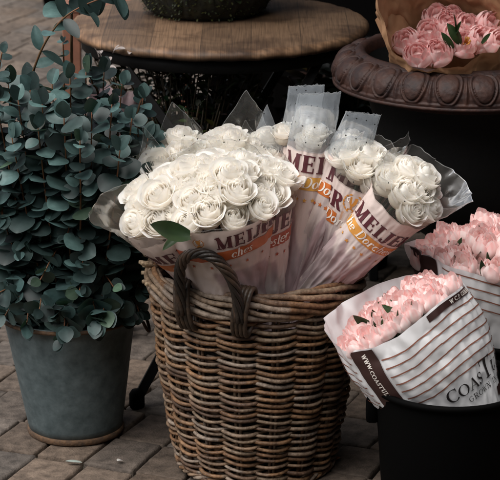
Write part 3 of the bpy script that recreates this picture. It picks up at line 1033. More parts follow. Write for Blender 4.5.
class Sheet:
    """a paper or film cone round an axis; phi = 0 looks at the street side, phi grows to the right"""
    def __init__(s, base, head, prof, seed=0, crumple=.05, pleat=0.0, npl=7, flat=None, wr=(.03, .03), yaw=0.0, calm=None):
        s.B, s.H = Vector(base), Vector(head)
        s.a = (s.H - s.B).normalized(); s.len = (s.H - s.B).length
        f = Vector((math.sin(yaw), -math.cos(yaw), .25)); f = f - s.a * f.dot(s.a); s.f = f.normalized()
        s.s = s.a.cross(s.f)
        s.wr = wr
        s.prof, s.seed, s.cr, s.pl, s.npl, s.flat, s.calm = prof, seed, crumple, pleat, npl, flat, calm
    def r(s, t):
        p = s.prof
        if t <= p[0][0]: return p[0][1]
        for (t0, r0), (t1, r1) in zip(p, p[1:]):
            if t <= t1:
                return lerp(r0, r1, (t - t0) / (t1 - t0))
        return p[-1][1] + (p[-1][1] - p[-2][1]) / (p[-1][0] - p[-2][0]) * (t - p[-1][0])
    def at(s, phi, t, off=0.0):
        r = .25 * s.r(t - .012) + .5 * s.r(t) + .25 * s.r(t + .012)
        low = 1.0 - smooth((t - s.len * .35) / (s.len * .35))
        k = 1 + s.cr * (nz(math.cos(phi) * 1.7, math.sin(phi) * 1.7, t * 6, s.seed) * 1.2 + (abs(nz(math.cos(phi) * 3.4, math.sin(phi) * 3.4, t * 13, s.seed + 3)) - .25) * 1.3)
        wr = lerp(s.wr[0], s.wr[1], low)
        k += wr * (.55 - 1.5 * abs(nz(math.cos(phi) * 3.2, math.sin(phi) * 3.2, t * 15 + phi, s.seed + 21)) - 1.0 * abs(nz(math.cos(phi) * 7, math.sin(phi) * 7, t * 30 - phi, s.seed + 22)))
        k += low * .42 * (.22 - abs(nz(math.cos(phi) * 2.6, math.sin(phi) * 2.6, t * 9, s.seed + 11))) * (s.pl > 0)
        k += s.pl * low * (abs(math.sin(phi * s.npl / 2 + s.seed + 6 * nz(0, 0, t * 4, s.seed))) - .5)
        hi = smooth((t - s.len * .97) / .05)
        k += hi * .12 * (.3 - abs(nz(math.cos(phi) * 2.2, math.sin(phi) * 2.2, t * 12, s.seed + 17)) * 1.6)
        fl = s.flat(t) if s.flat else 1.0
        return s.B + s.a * t + (s.f * math.cos(phi) * fl + s.s * math.sin(phi)) * (r * k + off)
    def mapf(s, phi0, t0, rr):
        return lambda x, y, off: s.at(phi0 + x / rr, t0 + y, off)


def sleeve_sheet(S, root, t_lo, t_pr, t_top, purple=True, film='film', dots=True, seed=0, phis=(-PI, PI), name='sleeve', t_bot_clear=None):
    """printed lower sheet and clear top of one flower sleeve; t_top(phi) is its upper edge"""
    mb = MB()
    def col(u, v):
        phi = lerp(phis[0], phis[1], u); t = lerp(t_lo, t_pr(phi), v)
        c = (1, .97, .96)
        q = t / t_pr(phi)
        n = nz(math.cos(phi) * 2.2, math.sin(phi) * 2.2, t * 11, seed + 9)
        if purple and q < .78:
            w = smooth((n + .3 - max(0, q - .5) * 1.6) * 6) * .6
            c = mix3(c, (.42, .27, .36), w)
            c = mix3(c, (.8, .82, .88), .4 * smooth((nz(phi * 2, t * 9, 4, seed) + .1) * 4))
        return c
    mb.grid(lambda u, v: S.at(lerp(phis[0], phis[1], u), lerp(t_lo, t_pr(lerp(phis[0], phis[1], u)), v)), 170, 64, 0, col)
    so = mb.build(name, M['print'], root)
    if film:
        fb = MB()
        def P(u, v):
            phi = lerp(phis[0], phis[1], u)
            a = t_pr(phi) - .002
            return S.at(phi, lerp(a, max(t_top(phi), a + .001), v), .0007)
        fb.grid(P, 96, 16)
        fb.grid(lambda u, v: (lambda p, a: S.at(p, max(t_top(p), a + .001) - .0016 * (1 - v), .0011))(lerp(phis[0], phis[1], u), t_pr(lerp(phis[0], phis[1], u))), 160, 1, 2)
        if dots:
            for r in range(4):
                for k in range(11):
                    phi = -PI + (k + .5 * (r % 2)) * 2 * PI / 11; t = t_pr(phi) + .016 + r * .034
                    if t > t_top(phi) - .006: continue
                    mf = S.mapf(phi, t, max(.02, S.r(t)))
                    c = fb.vert(mf(0, 0, .0016)); ring = [fb.vert(mf(.0015 * math.cos(q), .0015 * math.sin(q), .0016)) for q in [i * PI / 4 for i in range(8)]]
                    for i in range(8): fb.face((c, ring[i], ring[(i + 1) % 8]), 1)
        fo = fb.build('clear_film', [M[film], M['dot'], M['film_edge_glint']], root)
    return so


def print_on(S, so, t_text, phi_s, h=.034, band=ORA, band2=None, band_phi=(-1.9, 1.9), sub='The Dorchester', sub_s=None, stars=True, trophy=None, text='MEIJER'):
    """MEIJER, the coloured band with its italic line, stars and trophy"""
    mb = MB()
    rr = S.r(t_text + h * .5)
    mf = S.mapf(phi_s, t_text, rr)
    st, ln = text_strokes(text, h, .25, .08, space=.07)
    lay(mb, st, mf, 0, lift=.0012)
    bh = h * .78
    tb = t_text - h * .22 - bh
    rb = S.r(tb + bh / 2)
    mfb = S.mapf(0, tb, rb)
    b2 = band2 or band
    patch_into(mb, mfb, band_phi[0] * rb, band_phi[1] * rb, 0, bh, 1, .0008, lambda u, v: mix3(band, b2, u), 60, 6)
    sub_s = phi_s + .12 if sub_s is None else sub_s
    st2, l2 = text_strokes(sub, bh * .82, .17, .06, slant=.22, space=.03)
    lay(mb, st2, S.mapf(sub_s, tb + bh * .16, rb), 2, lift=.0014, step=.002)
    if stars:
        rs = S.r(tb - h * .55)
        for k in range(-5, 6):
            star_into(mb, S.mapf(phi_s + .9 + k * .36, tb - h * (.55 + .05 * (k % 2)), rs), 0, 0, h * .15, 1, .0012, mix3(band, b2, .5 + k * .1))
    if trophy is not None:
        ph, tt, sz = trophy
        m = S.mapf(ph, tt, S.r(tt))
        c = (.6, .25, .05)
        def poly(pts, cc=c, off=.0013):
            idx = [mb.vert(m(x * sz, y * sz, off), cc) for x, y in pts]
            mb.face(idx, 1)
        poly([(-.22, .45), (.22, .45), (.2, .12), (.1, -.08), (-.1, -.08), (-.2, .12)])
        poly([(-.05, -.08), (.05, -.08), (.06, -.28), (-.06, -.28)]); poly([(-.17, -.28), (.17, -.28), (.2, -.42), (-.2, -.42)])
        for sx in (-1, 1):
            a = A_(sx * .24, .25, .12, .14, 90, 90 - sx * 190, .05, .06)
            lay(mb, [([(x * sz, y * sz) for x, y in a[0]], [w * sz for w in a[1]])], m, 1, lift=.0013)
            for k in range(7):
                an = math.radians(lerp(-70, 62, k / 6)); cx, cy = sx * (.52 * math.cos(an)) , .08 + .55 * math.sin(an)
                dx, dy = sx * -math.sin(an) * .12, math.cos(an) * .12
                poly([(cx - dx, cy - dy), (cx - dy * .5 * sx + 0, cy + dx * .5 * sx), (cx + dx, cy + dy), (cx + dy * .5 * sx, cy - dx * .5 * sx)])
        mb2c = (.66, .42, .3)
        idx = [mb.vert(m(x * sz, y * sz, .0011), mb2c) for x, y in ((-.42, -.62), (.36, -.62), (.36, -1.4), (-.42, -1.4))]
        mb.face(idx, 1)
    return mb.build('printed_lettering', [M['maroon'], M['orange'], M['white_ink']], so)


def flowers(root, S, meshes, n, R, t0, dome, rng, size=1.0, lean=.75, name='rose', jit=.006, facing=Vector((0, -.25, .3)), stretch=(1, 1), drop=None):
    """n heads packed in a dome at the mouth of a bouquet"""
    out = []
    for i in range(n):
        q = math.sqrt((i + .35) / n); a = i * 2.39996 + S.seed
        x, y = q * R * math.cos(a) * stretch[0] + rng.uniform(-jit, jit), q * R * math.sin(a) * stretch[1] + rng.uniform(-jit, jit)
        p = S.B + S.a * (t0 + dome * (1 - q * q) + rng.uniform(-.012, .012)) + S.s * x + S.f * y
        if drop: p = drop(p, x, y)
        d = (S.a + (S.s * x + S.f * y) / max(R, .01) * lean + facing).normalized()
        rot = d.to_track_quat('Z', 'Y') @ Quaternion((0, 0, 1), rng.uniform(0, 6.28))
        out.append(put(name, rng.choice(meshes), root, p - d * .03 * size, rot, size * rng.uniform(.9, 1.1)))
    return out


def solve(S, py, phi=0.0):
    """distance along the bouquet whose near side stands at photo row py"""
    lo, hi = .03, S.len * 1.5
    for _ in range(40):
        m = (lo + hi) / 2
        if PROJ(S.at(phi, m))[1] > py: lo = m
        else: hi = m
    return lo

def rose_bouquet(label, base, head, prof, n, R, dome, seed, edge, d_pr, d_top, txt=None, film='film', crumple=.05, pleat=.2, flat=None, up=.02, size=1.0, yaw=0.0, lean=.75, t_lo=.02, dots=True, stretch=(1, 1), facing=Vector((0, -.25, .3)), npl=7):
    root = thing('rose_bouquet', base, label, 'bouquet', 'sleeved rose bouquets in the wicker basket')
    ln = (Vector(head) - Vector(base)).length
    S = Sheet(base, head, [(f * ln, r) for f, r in prof], seed, crumple, pleat, npl, None, wr=(.03, .09), yaw=yaw)
    e0 = solve(S, edge)
    if flat: S.flat = lambda t: lerp(1.0, flat[2], smooth((t - e0 - flat[0]) / (flat[1] - flat[0])))
    rng = random.Random(seed)
    t_pr = lambda p: e0 + d_pr(p) + .005 * nz(p * 2.3, seed, 7)
    t_top = lambda p: e0 + d_top(p) + .004 * nz(p * 5, seed, 0)
    so = sleeve_sheet(S, root, t_lo, t_pr, t_top, film=film, seed=seed, dots=dots)
    if txt:
        t = dict(txt); t['t_text'] = solve(S, t.pop('py'))
        if t.get('trophy'): t['trophy'] = (t['trophy'][0], solve(S, t['trophy'][1], t['trophy'][0]), t['trophy'][2])
        print_on(S, so, **t)
    fl = flowers(root, S, ROSES, n, R, e0 + up, dome, rng, size, lean, stretch=stretch, facing=facing)
    mb = MB()
    for f in fl:
        p = Vector(f.location) + ORG[root.name]
        b = S.B + S.a * .03 + S.s * rng.uniform(-.015, .015) + S.f * rng.uniform(-.015, .015)
        m_ = b.lerp(p, .6) + (p - b - S.a * (p - b).dot(S.a)) * -.1
        mb.tube([b, m_, p], .003, 6, col=(.6, .7, .5))
    mb.build('stems', M['green'], root)
    return root, S, fl

const = lambda v: (lambda phi: v)
X = lambda px, py, Y: PX(px, py, Y)

# ------------------------------------------------------------------ the rose bouquets in the basket
B0 = lambda dx, dy, z: BC + Vector((dx, dy, z))
bump = lambda p, c, w: max(0.0, 1 - abs((p - c + PI) % (2 * PI) - PI) / w)
# left, leaning out over the rim
rose_bouquet('rose bouquet leaning furthest left, its clear dotted film flaring beside the eucalyptus',
    X(236, 300, 4.33), X(162, 205, 4.2), [(0, .04), (.4, .062), (.75, .085), (.92, .096), (1.1, .106), (1.4, .15)], 8, .082, .03, 1,
    236, lambda p: .012 * math.cos(p), lambda p: .02 + .075 * bump(p, -1.7, 1.4) ** .8, film='beigefilm',
    txt=dict(py=252, phi_s=-1.1, h=.034, band=ORA, band_phi=(-1.3, 1.3), sub='chester', sub_s=-.75), pleat=.1)
# front, the big one
r_, S_, f_ = rose_bouquet('biggest rose bouquet, at the front above the basket handle, with a hanging green leaf',
    B0(-.005, -.03, .14), X(214, 194, 4.19), [(0, .03), (.4, .06), (.7, .088), (.92, .118), (1.0, .126), (1.2, .135)], 24, .11, .055, 2,
    233, lambda p: .008 * math.cos(2 * p + 1), lambda p: .012 + .05 * max(0, -math.cos(p)), up=.004,
    txt=dict(py=249, phi_s=-.1, h=.031, band=RED, band2=ORA, band_phi=(-1.0, 1.5), sub='ches', sub_s=.12, trophy=(-.38, 244, .02)))
def aim(d, n):
    d = Vector(d).normalized(); n = Vector(n); y = (n - d * n.dot(d)).normalized(); x = y.cross(d)
    return Matrix((x, y, d)).transposed().to_quaternion()
for (px, py, Y, d, n, k) in ((190, 236, 4.065, (-1, -.25, .12), (.1, -.75, .65), 2), (184, 231, 4.08, (-.55, -.5, -.5), (-.3, -.6, .6), 1)):
    put('leaf', BLADES[k], r_, X(px, py, Y), aim(d, n), 1.05)
# centre, right of it
rose_bouquet('rose bouquet with a red band, between the biggest bouquet and the gold banded sleeve',
    B0(.015, -.05, .14), X(258, 189, 4.23), [(0, .028), (.4, .04), (.7, .056), (.9, .07), (1.0, .078), (1.2, .085)], 10, .06, .04, 3,
    216, lambda p: -.012 * math.cos(p - .4), lambda p: .015 + .07 * max(0, -math.cos(p)),
    txt=dict(py=234, phi_s=-1.0, h=.036, band=RED, band_phi=(-1.3, 1.6), sub='chester', sub_s=-.3))
# back left
rose_bouquet('rose bouquet at the back left, its roses next to the eucalyptus leaves',
    B0(-.05, .04, .18), X(172, 160, 4.44), [(0, .03), (.5, .06), (.85, .08), (1.2, .09)], 10, .08, .035, 4,
    178, lambda p: .015 * math.cos(p), lambda p: .05 + .075 * bump(p, -.4, .4) + .06 * bump(p, .9, .3) + .08 * bump(p, 2.8, .7))
# back middle
rose_bouquet('rose bouquet at the back middle with a pointed clear film peak and pale pink edge',
    B0(-.01, .05, .16), X(228, 160, 4.44), [(0, .03), (.5, .06), (.85, .09), (1.2, .105)], 15, .095, .04, 5,
    180, lambda p: .045 * bump(p, -.5, .5) , lambda p: .05 + .11 * bump(p, -.75, .35) + .075 * bump(p, .45, .4) + .1 * bump(p, 2.6, .8))
rose_bouquet('small rose bouquet at the back, just left of the two milky film flaps',
    B0(.02, .05, .16), X(272, 152, 4.46), [(0, .03), (.5, .045), (.85, .06), (1.2, .068)], 7, .055, .03, 6,
    166, lambda p: .03 * math.cos(p), lambda p: .05 + .08 * bump(p, -.2, .5), film='milkfilm',
    txt=dict(py=176, phi_s=-.6, h=.028, band=(.75, .42, .25), sub='The', stars=False))
# tall flat-topped sleeves
rose_bouquet('tall narrow sleeve of roses with a gold band and a square milky film top',
    B0(.03, -.06, .16), X(312, 140, 4.32), [(0, .022), (.2, .026), (.45, .036), (.75, .045), (.95, .047), (1.2, .04)], 4, .022, .012, 7,
    152, lambda p: 0, lambda p: .112 + .008 * math.sin(p), film='milkfilm', flat=(.04, .09, .1), up=.012,
    txt=dict(py=173, phi_s=-1.2, h=.036, band=GOLD, sub='The Dorchester', sub_s=-1.55), size=.78, lean=.25)
rose_bouquet('tall narrow sleeve of roses with an orange band, just right of the gold banded sleeve',
    X(292, 300, 4.3), X(351, 146, 4.3), [(0, .022), (.2, .026), (.45, .034), (.75, .04), (.95, .043), (1.2, .034)], 4, .02, .012, 8,
    163, lambda p: 0, lambda p: .098 + .008 * math.sin(p), film='milkfilm', flat=(.035, .08, .1), up=.012,
    txt=dict(py=184, phi_s=-.75, h=.036, band=ORA, sub='Dorchester', sub_s=-1.2), size=.72, lean=.25, yaw=.1)
rose_bouquet('milky topped rose sleeve standing just behind the gold banded one',
    B0(.03, .03, .16), X(300, 138, 4.42), [(0, .022), (.4, .032), (.8, .042), (1.2, .036)], 5, .036, .02, 12,
    150, lambda p: 0, lambda p: .128 + .006 * math.sin(p), film='milkfilm', flat=(.03, .09, .1), up=.02, size=.78, lean=.25)
rose_bouquet('rose bouquet at the back right, below the edge of the urn',
    B0(.07, .06, .18), X(364, 158, 4.5), [(0, .03), (.5, .048), (.85, .062), (1.2, .078)], 7, .055, .03, 9,
    172, lambda p: 0, lambda p: .05 + .06 * bump(p, 1.1, 1.0))
# right, with the trophy print
rose_bouquet('rose bouquet whose sleeve shows a gold trophy print',
    X(312, 304, 4.32), X(363, 177, 4.27), [(0, .025), (.3, .032), (.6, .046), (.9, .056), (1.2, .064)], 6, .044, .03, 10,
    192, lambda p: 0, lambda p: .04 + .04 * max(0, -math.cos(p)),
    txt=dict(py=216, phi_s=-3.75, h=.036, band=ORA, band_phi=(-2.2, -.5), sub='The Dorchester', sub_s=-2.4, stars=False, trophy=(-.05, 205, .036)))
# furthest right, leaning towards the pink tulips
rose_bouquet('rose bouquet leaning furthest right, wide clear film flaring towards the pink tulips',
    X(298, 306, 4.3), X(404, 197, 4.22), [(0, .028), (.25, .04), (.55, .054), (.85, .066), (1.0, .073), (1.35, .11)], 11, .062, .035, 11,
    213, lambda p: -.008 * math.cos(p), lambda p: .05 + .055 * bump(p, 1.5, 1.5) + .03 * max(0, -math.cos(p)),
    txt=dict(py=234, phi_s=-1.0, h=.032, band=GOLD, band2=ORA, band_phi=(-1.5, 1.7), sub_s=-1.3), pleat=.1)

# ------------------------------------------------------------------ black bucket with two wrapped bunches of tulips
TB = Vector((.392, 4.05, 0))
tbk = thing('black_bucket', TB, 'black plastic flower bucket nearest the front, holding the tulips with coastal lettering', 'bucket', 'black flower buckets')
mb = MB()
mb.lathe([(0, .004), (.118, .004), (.122, 0), (.125, .006), (.146, .285), (.146, .292), (.154, .295), (.156, .301), (.152, .306), (.145, .305), (.142, .296), (.138, .2), (.121, .02), (0, .016)], 72, cx=TB.x, cy=TB.y)
mb.build('body', M['blackplastic'], tbk)
for s in (-1, 1):
    mb = MB(); mb.box((TB.x + s * .151 - .012, TB.y - .018, .22), (TB.x + s * .151 + .012, TB.y + .018, .29), bev=.003)
    mb.build('ear', M['blackplastic'], tbk)

rb = tbk.copy(); COL.objects.link(rb); rb.location = (.545, 4.37, 0)
rb['label'] = 'black plastic flower bucket behind the front one, holding the rear tulip bunch'
for ch in list(tbk.children):
    c_ = ch.copy(); COL.objects.link(c_); c_.parent = rb

def tulip_bouquet(label, base, head, prof, n, R, dome, seed, top, yaw=0.0, stretch=(1, 1), band_phi=None, dress=None, facing=Vector((0, -.15, .35)), t0=None, drop=None, lean=.6, size=1.0, group='striped paper bunches of tulips in the black bucket'):
    root = thing('tulip_bouquet', base, label, 'bouquet', group)
    S = Sheet(base, head, prof, seed, .045, 0, 6, yaw=yaw, wr=(.014, .026))
    rng = random.Random(seed)
    mb = MB()
    def P(u, v):
        phi = lerp(-PI, PI, u)
        return S.at(phi, lerp(.03, top(phi), v), .0012 * math.sin(phi * 31 + v * 5))
    mb.grid(P, 260, 100)
    so = mb.build('paper_wrap', M['paper'], root)
    pb = MB()
    if dress: dress(S, pb, top)
    pb.build('printed_lettering', [M['stripe'], M['brownband'], M['white_ink'], M['ink']], so)
    fl = flowers(root, S, TULIPS, n, R, S.len if t0 is None else t0, dome, rng, size, lean, name='tulip', stretch=stretch, facing=facing, jit=.008, drop=drop)
    for k in range(int(n * .9)):
        f = rng.choice(fl)
        p = Vector(f.location) + ORG[root.name]
        p = p.lerp(S.B + S.a * (p - S.B).dot(S.a), .18) + Vector((rng.uniform(-.02, .02), rng.uniform(-.03, .0), -.015))
        d = (S.a + Vector((rng.uniform(-.4, .4), rng.uniform(-.5, .1), rng.uniform(0, .4)))).normalized()
        put('leaf', rng.choice(BLADES[:2]), root, p, d.to_track_quat('Z', 'Y') @ Quaternion((0, 0, 1), rng.uniform(0, 6.28)), rng.uniform(.75, 1.0))
    mb = MB()
    for f in fl:
        p = Vector(f.location) + ORG[root.name]
        mb.tube([S.B + S.a * .04, S.B.lerp(p, .6), p], .0035, 6, col=(1.1, 1.2, .9))
    mb.build('stems', M['green'], root)
    return root, S

def dress_front(S, pb, top):
    for k in range(7):
        t_ = lambda p, k=k: top(p) - .030 - k * .0185
        for (a, b) in ((-2.6, -1.03), (-.55, 2.4)):
            n = 90
            def P(u, v):
                phi = lerp(a, b, u)
                t = t_(phi) + .004 * nz(phi * 2.2, k * .6, 4) * (1 if phi < .3 else .4)
                return S.at(phi, t + (v - .5) * .0028, .0021)
            pb.grid(P, n, 1, 0)
    # dark vertical band with a line of white lettering
    pb.grid(lambda u, v: S.at(lerp(-.95, -.57, u) - .04 * (1 - v), lerp(top(-.8) - .15, top(lerp(-.95, -.57, u)) - .002, v), .0024), 6, 40, 1)
    r0 = S.r(top(-.8) - .05)
    st, ln = text_strokes('WWW.COASTULIPS', .0105, .2, .12, space=.08)
    lay(pb, st, lambda x, y, o: S.at(-.8 + y / r0, top(-.8) - .012 - x * .86, o), 2, lift=.0031, step=.002)
    # dark strip along the upper edge on the right
    pb.grid(lambda u, v: S.at(lerp(.28, 1.5, u), top(lerp(.28, 1.5, u)) - .004 - .0135 * (1 - v), .0024), 50, 3, 1)
    r1 = S.r(top(.9))
    st, ln = text_strokes('W C.P. COOMANS', .0085, .2, .12, space=.08)
    lay(pb, st, lambda x, y, o: S.at(.72 + x / r1, top(.72 + x / r1) - .0155 + y, o), 2, lift=.0031, step=.002)
    # shop lettering
    tl = solve(S, 388, .45)
    r2 = S.r(tl)
    st, ln = text_strokes('COASTULIPS', .027, .17, .05, space=.03, sizes=[1, .84, .84, .84, 1.45, .84, .84, .84, .84, .84])
    lay(pb, st, lambda x, y, o: S.at(-.06 + x / r2, tl + y, o), 3, lift=.0026)
    st, ln = text_strokes('GROWN IN SAND', .0115, .14, .07, space=.14)
    lay(pb, st, lambda x, y, o: S.at(.25 + x / r2, tl - .019 + y, o), 3, lift=.0026, step=.002)
    pb.grid(lambda u, v: S.at(lerp(1.25, 1.9, u), tl - .015 + .0035 * v, .0022), 20, 1, 0)
    pb.grid(lambda u, v: S.at(lerp(.95, 2.1, u), tl - .047 + .018 * v, .0024), 30, 2, 1)

tb_base, tb_head = X(484, 452, 4.05), X(391, 303, 4.1)
tulip_bouquet('front tulip bunch in white paper with brown stripes and coastal lettering, leaning left', tb_base, tb_head,
    [(0, .07), (.06, .085), (.13, .108), (.2, .135), (.27, .143), (.34, .14), (.42, .142)], 52, .12, .02, 31,
    lambda p: .318 + .06 * max(0, -math.cos(p - .5)) ** .9 + .006 * math.sin(p * 3) + .02 * max(0, -math.sin(p + .2)), dress=dress_front, t0=.325, lean=.35, size=.86)

def dress_back(S, pb, top):
    for k in range(4):
        def P(u, v, k=k):
            phi = lerp(-.55, 1.8, u)
            return S.at(phi, top(phi) - .012 - k * .022 + (v - .5) * .003, .0021)
        pb.grid(P, 90, 1, 0)
    pb.grid(lambda u, v: S.at(lerp(-1.35, -.66, u), lerp(top(-1) - .2, top(lerp(-1.35, -.66, u)) - .001, v), .0024), 10, 40, 1)
    st, ln = text_strokes('WWW.COASTULIPS', .0125, .2, .12, space=.08)
    r0 = S.r(top(-1.))
    lay(pb, st, lambda x, y, o: S.at(-1.05 + y / r0, top(-1) - .19 + x * .86, o), 2, lift=.0031, step=.002)
tulip_bouquet('rear tulip bunch in striped white paper, partly behind the front bunch, beside the black urn', Vector((.535, 4.37, .03)), X(478, 256, 4.34),
    [(0, .05), (.1, .085), (.27, .108), (.36, .122), (.46, .134), (.55, .142)], 28, .122, .025, 37,
    lambda p: .43 + .015 * math.cos(p) - .06 * math.sin(p - .2), dress=dress_back, t0=.455, lean=.4, size=.95, yaw=-.15)

# ------------------------------------------------------------------ cast-iron urn with egg-and-dart rim
UC = PX(463, 70, 4.93); UC.z = 0
UR, UZ = .3, PX(463, 68, 4.93).z + .04
ur = thing('garden_urn', UC, 'big dark rusty cast iron urn with an egg and dart rim', 'urn')
EGGS = 23
mb = MB()
def ovolo(u, v):
    """rounded band from the inner lip (v=0) out and down to the lower edge (v=1), with raised eggs"""
    phi = 2 * PI * u
    ang = lerp(math.radians(84), math.radians(-14), v)
    r = UR - .06 + .058 * math.cos(ang)
    z = UZ - .052 + .052 * math.sin(ang)
    x = ((u * EGGS) % 1.0) * 2 - 1            # -1..1 across one egg
    w = (v - .47) / .46                       # -1 top .. 1 bottom
    wid = .6 + .14 * (-w if w < 0 else -w * .8)
    e = (x / wid) ** 2 + (w / .86) ** 2
    d = 0
    if e < 1: d = .0065 * math.sqrt(1 - e) ** .7
    elif e < 2.0: d = .006 * math.sin(PI * min(1, (e - 1) / 1.0)) - .0035
    else:
        d = -.004 + .0065 * max(0, 1 - abs(abs(x) - 1) / .16) * max(0, 1 - abs(w - .15) * .75)
    if abs(w) > .93: d *= max(0, 1 - (abs(w) - .93) / .09)
    nx = Vector((math.cos(phi) * math.cos(ang), math.sin(phi) * math.cos(ang), math.sin(ang)))
    p = Vector((UC.x + r * math.cos(phi), UC.y + r * math.sin(phi), z)) + nx * (d + .0008 * nz(math.cos(phi) * 30, math.sin(phi) * 30, v * 9))
    return p
mb.grid(ovolo, EGGS * 44, 72, close_u=True)
# inner lip, underside
mb.lathe([(UR - .079, UZ - .02), (UR - .076, UZ + .001), (UR - .07, UZ + .005), (UR - .06, UZ + .006), (UR - .052, UZ - .001)], 120, cx=UC.x, cy=UC.y)
mb.lathe([(UR - .006, UZ - .064), (UR - .001, UZ - .067), (UR - .002, UZ - .072), (UR - .014, UZ - .075), (UR - .05, UZ - .08), (UR - .085, UZ - .1)], 160, cx=UC.x, cy=UC.y)
mb.build('rim', M['iron'], ur)
mb = MB()
mb.lathe([(UR - .26, UZ - .12), (UR - .15, UZ - .115), (UR - .1, UZ - .09), (UR - .0795, UZ - .02), (UR - .077, UZ - .04), (UR - .08, UZ - .095), (UR - .095, UZ - .15), (UR - .1, UZ - .22), (UR - .11, UZ - .29), (UR - .13, UZ - .35), (UR - .17, UZ - .4), (UR - .215, UZ - .43), (.065, UZ - .45)], 96, cx=UC.x, cy=UC.y)
mb.build('bowl', M['blackmetal'], ur)
mb = MB()
mb.lathe([(.065, UZ - .449), (.05, UZ - .47), (.055, UZ - .49), (.07, UZ - .5), (.05, UZ - .53), (.06, .12), (.1, .075), (.135, .06), (.135, .052)], 64, cx=UC.x, cy=UC.y)
mb.box((UC.x - .15, UC.y - .15, 0), (UC.x + .15, UC.y + .15, .051), bev=.006)
mb.build('pedestal', M['blackmetal'], ur)
mb = MB()
mb.lathe([(0, UZ - .105), (.1, UZ - .1), (UR - .16, UZ - .1)], 48, cx=UC.x, cy=UC.y)
mb.build('soil', M['soil'], ur)

# kraft paper bunch standing in the urn
kb, kh = PX(456, 104, 4.95), PX(450, 50, 4.84)
kr_ = thing('tulip_bouquet', kb, 'bunch of open pink tulips in brown kraft paper lying in the urn', 'bouquet')
S = Sheet(kb, kh, [(0, .06), (.05, .1), (.12, .122), (.2, .132), (.36, .15)], 41, .05, 0, wr=(.045, .05))
mb = MB()
ke = solve(S, 63)
ktop = lambda p: ke + .012 * math.sin(2 * p + .6) + .15 * max(0, -math.cos(p - .12) + .12) ** .8 + .05 * max(0, math.cos(p + 1.75)) ** 6
mb.grid(lambda u, v: S.at(lerp(-PI, PI, u), lerp(.0, ktop(lerp(-PI, PI, u)), v)), 220, 80)
so = mb.build('paper_wrap', M['kraft'], kr_)
# folded-out corner on the left and a fold across the back
mb = MB()
q0, q1, q2, q3 = PX(398, 72, 4.83), PX(375, 20, 4.86), PX(392, -4, 4.88), PX(412, 30, 4.92)
mb.grid(lambda u, v: q0.lerp(q3, u).lerp(q1.lerp(q2, u), v) + Vector((0, -.012 * math.sin(PI * u), 0)) + Vector((0, .006 * nz(u * 4, v * 4, 2), 0)), 20, 20)
mb.build('folded_corner', M['kraft'], so)
rng = random.Random(5)
spots = [(406, 46, 0), (418, 60, 1), (438, 58, 0), (437, 22, 2), (429, 38, 1), (452, 22, 3), (468, 30, 1), (465, 49, 2), (480, 44, 0), (498, 48, 3), (455, 40, 3), (490, 30, 1), (447, 30, 0), (425, 50, 2)]
for i, (px, py, k) in enumerate(spots):
    p = PX(px, py - 5, 4.80 + .05 * (60 - py) / 20)
    d = (Vector(((px - 447) / 160, -.62, .62))).normalized()
    o = put('tulip', PEONY[k], kr_, p - d * .028, d.to_track_quat('Z', 'Y') @ Quaternion((0, 0, 1), rng.uniform(0, 6)), .92 * rng.uniform(.92, 1.08))
    if i == 7:
        mb = MB()
        for q in range(14):
            a = rng.uniform(0, 6.28); c = p + d * .008 + Vector((math.cos(a) * .006, -.004, math.sin(a) * .006))
            mb.tube([c - d * .012, c, c + d * .007 + Vector((math.cos(a) * .003, 0, math.sin(a) * .003))], .0014, 5)
        mb.build('stamens', M['stamen'], kr_)
for (px, py, dx, dz, k) in ((459, 18, .1, .9, 0), (457, 33, -.25, .6, 2), (446, 38, -.5, .7, 0), (492, 34, .5, .6, 1), (463, 22, .4, .8, 1)):
    d = Vector((dx, -.35, dz)).normalized()
    put('leaf', BLADES[k], kr_, PX(px, py, 4.79) - d * .035, d.to_track_quat('Z', 'Y') @ Quaternion((0, 0, 1), 1.2), .62)

# ------------------------------------------------------------------ mossy bowl on the table
MC = PX(206, 0, 5.52); MC.z = .7515
mp_ = thing('moss_bowl', MC, 'dark mossy bowl planter standing on the wooden table', 'planter')
mb = MB()
pf = [(0, 0), (.13, .0), (.15, .012), (.172, .05), (.183, .1), (.186, .15), (.19, .158), (.186, .165), (.175, .16), (.165, .1), (.12, .06), (0, .055)]
pf = [(r, z + MC.z) for r, z in pf]
mb.lathe(pf, 110, cx=MC.x, cy=MC.y, wob=lambda a, z: .05 * nz(math.cos(a) * 7, math.sin(a) * 7, z * 45) + .03 * nz(math.cos(a) * 22, math.sin(a) * 22, z * 120))
mo = mb.build('bowl', M['moss'], mp_)
rng = random.Random(9)
mb = MB()
for k in range(900):
    a = rng.uniform(PI, 2 * PI) if rng.random() < .8 else rng.uniform(0, PI); zz = rng.uniform(.004, .16)
    r = lerp(.15, .188, smooth(zz / .1)) * rng.uniform(.98, 1.03)
    p = Vector((MC.x + r * math.cos(a), MC.y + r * math.sin(a), MC.z + zz))
    d = Vector((math.cos(a), math.sin(a), rng.uniform(-.6, .8)))
    leaf_into(mb, p, d, Vector((0, 0, 1)), .009, .005, mix3((.3, .34, .28), (1.3, 1.05, .5), rng.random() ** 3))
mb.build('moss_tufts', M['darkleaf'], mo)
mb = MB()
for k in range(420):
    a = rng.uniform(0, 6.28); r = .16 * math.sqrt(rng.random())
    p = Vector((MC.x + r * math.cos(a), MC.y + r * math.sin(a), MC.z + .06 + rng.uniform(0, .16)))
    leaf_into(mb, p, Vector((math.cos(a), math.sin(a), rng.uniform(-.2, 1))), Vector((0, 0, 1)), .04, .022, (.3, .38, .3))
mb.build('foliage', M['darkleaf'], mp_)

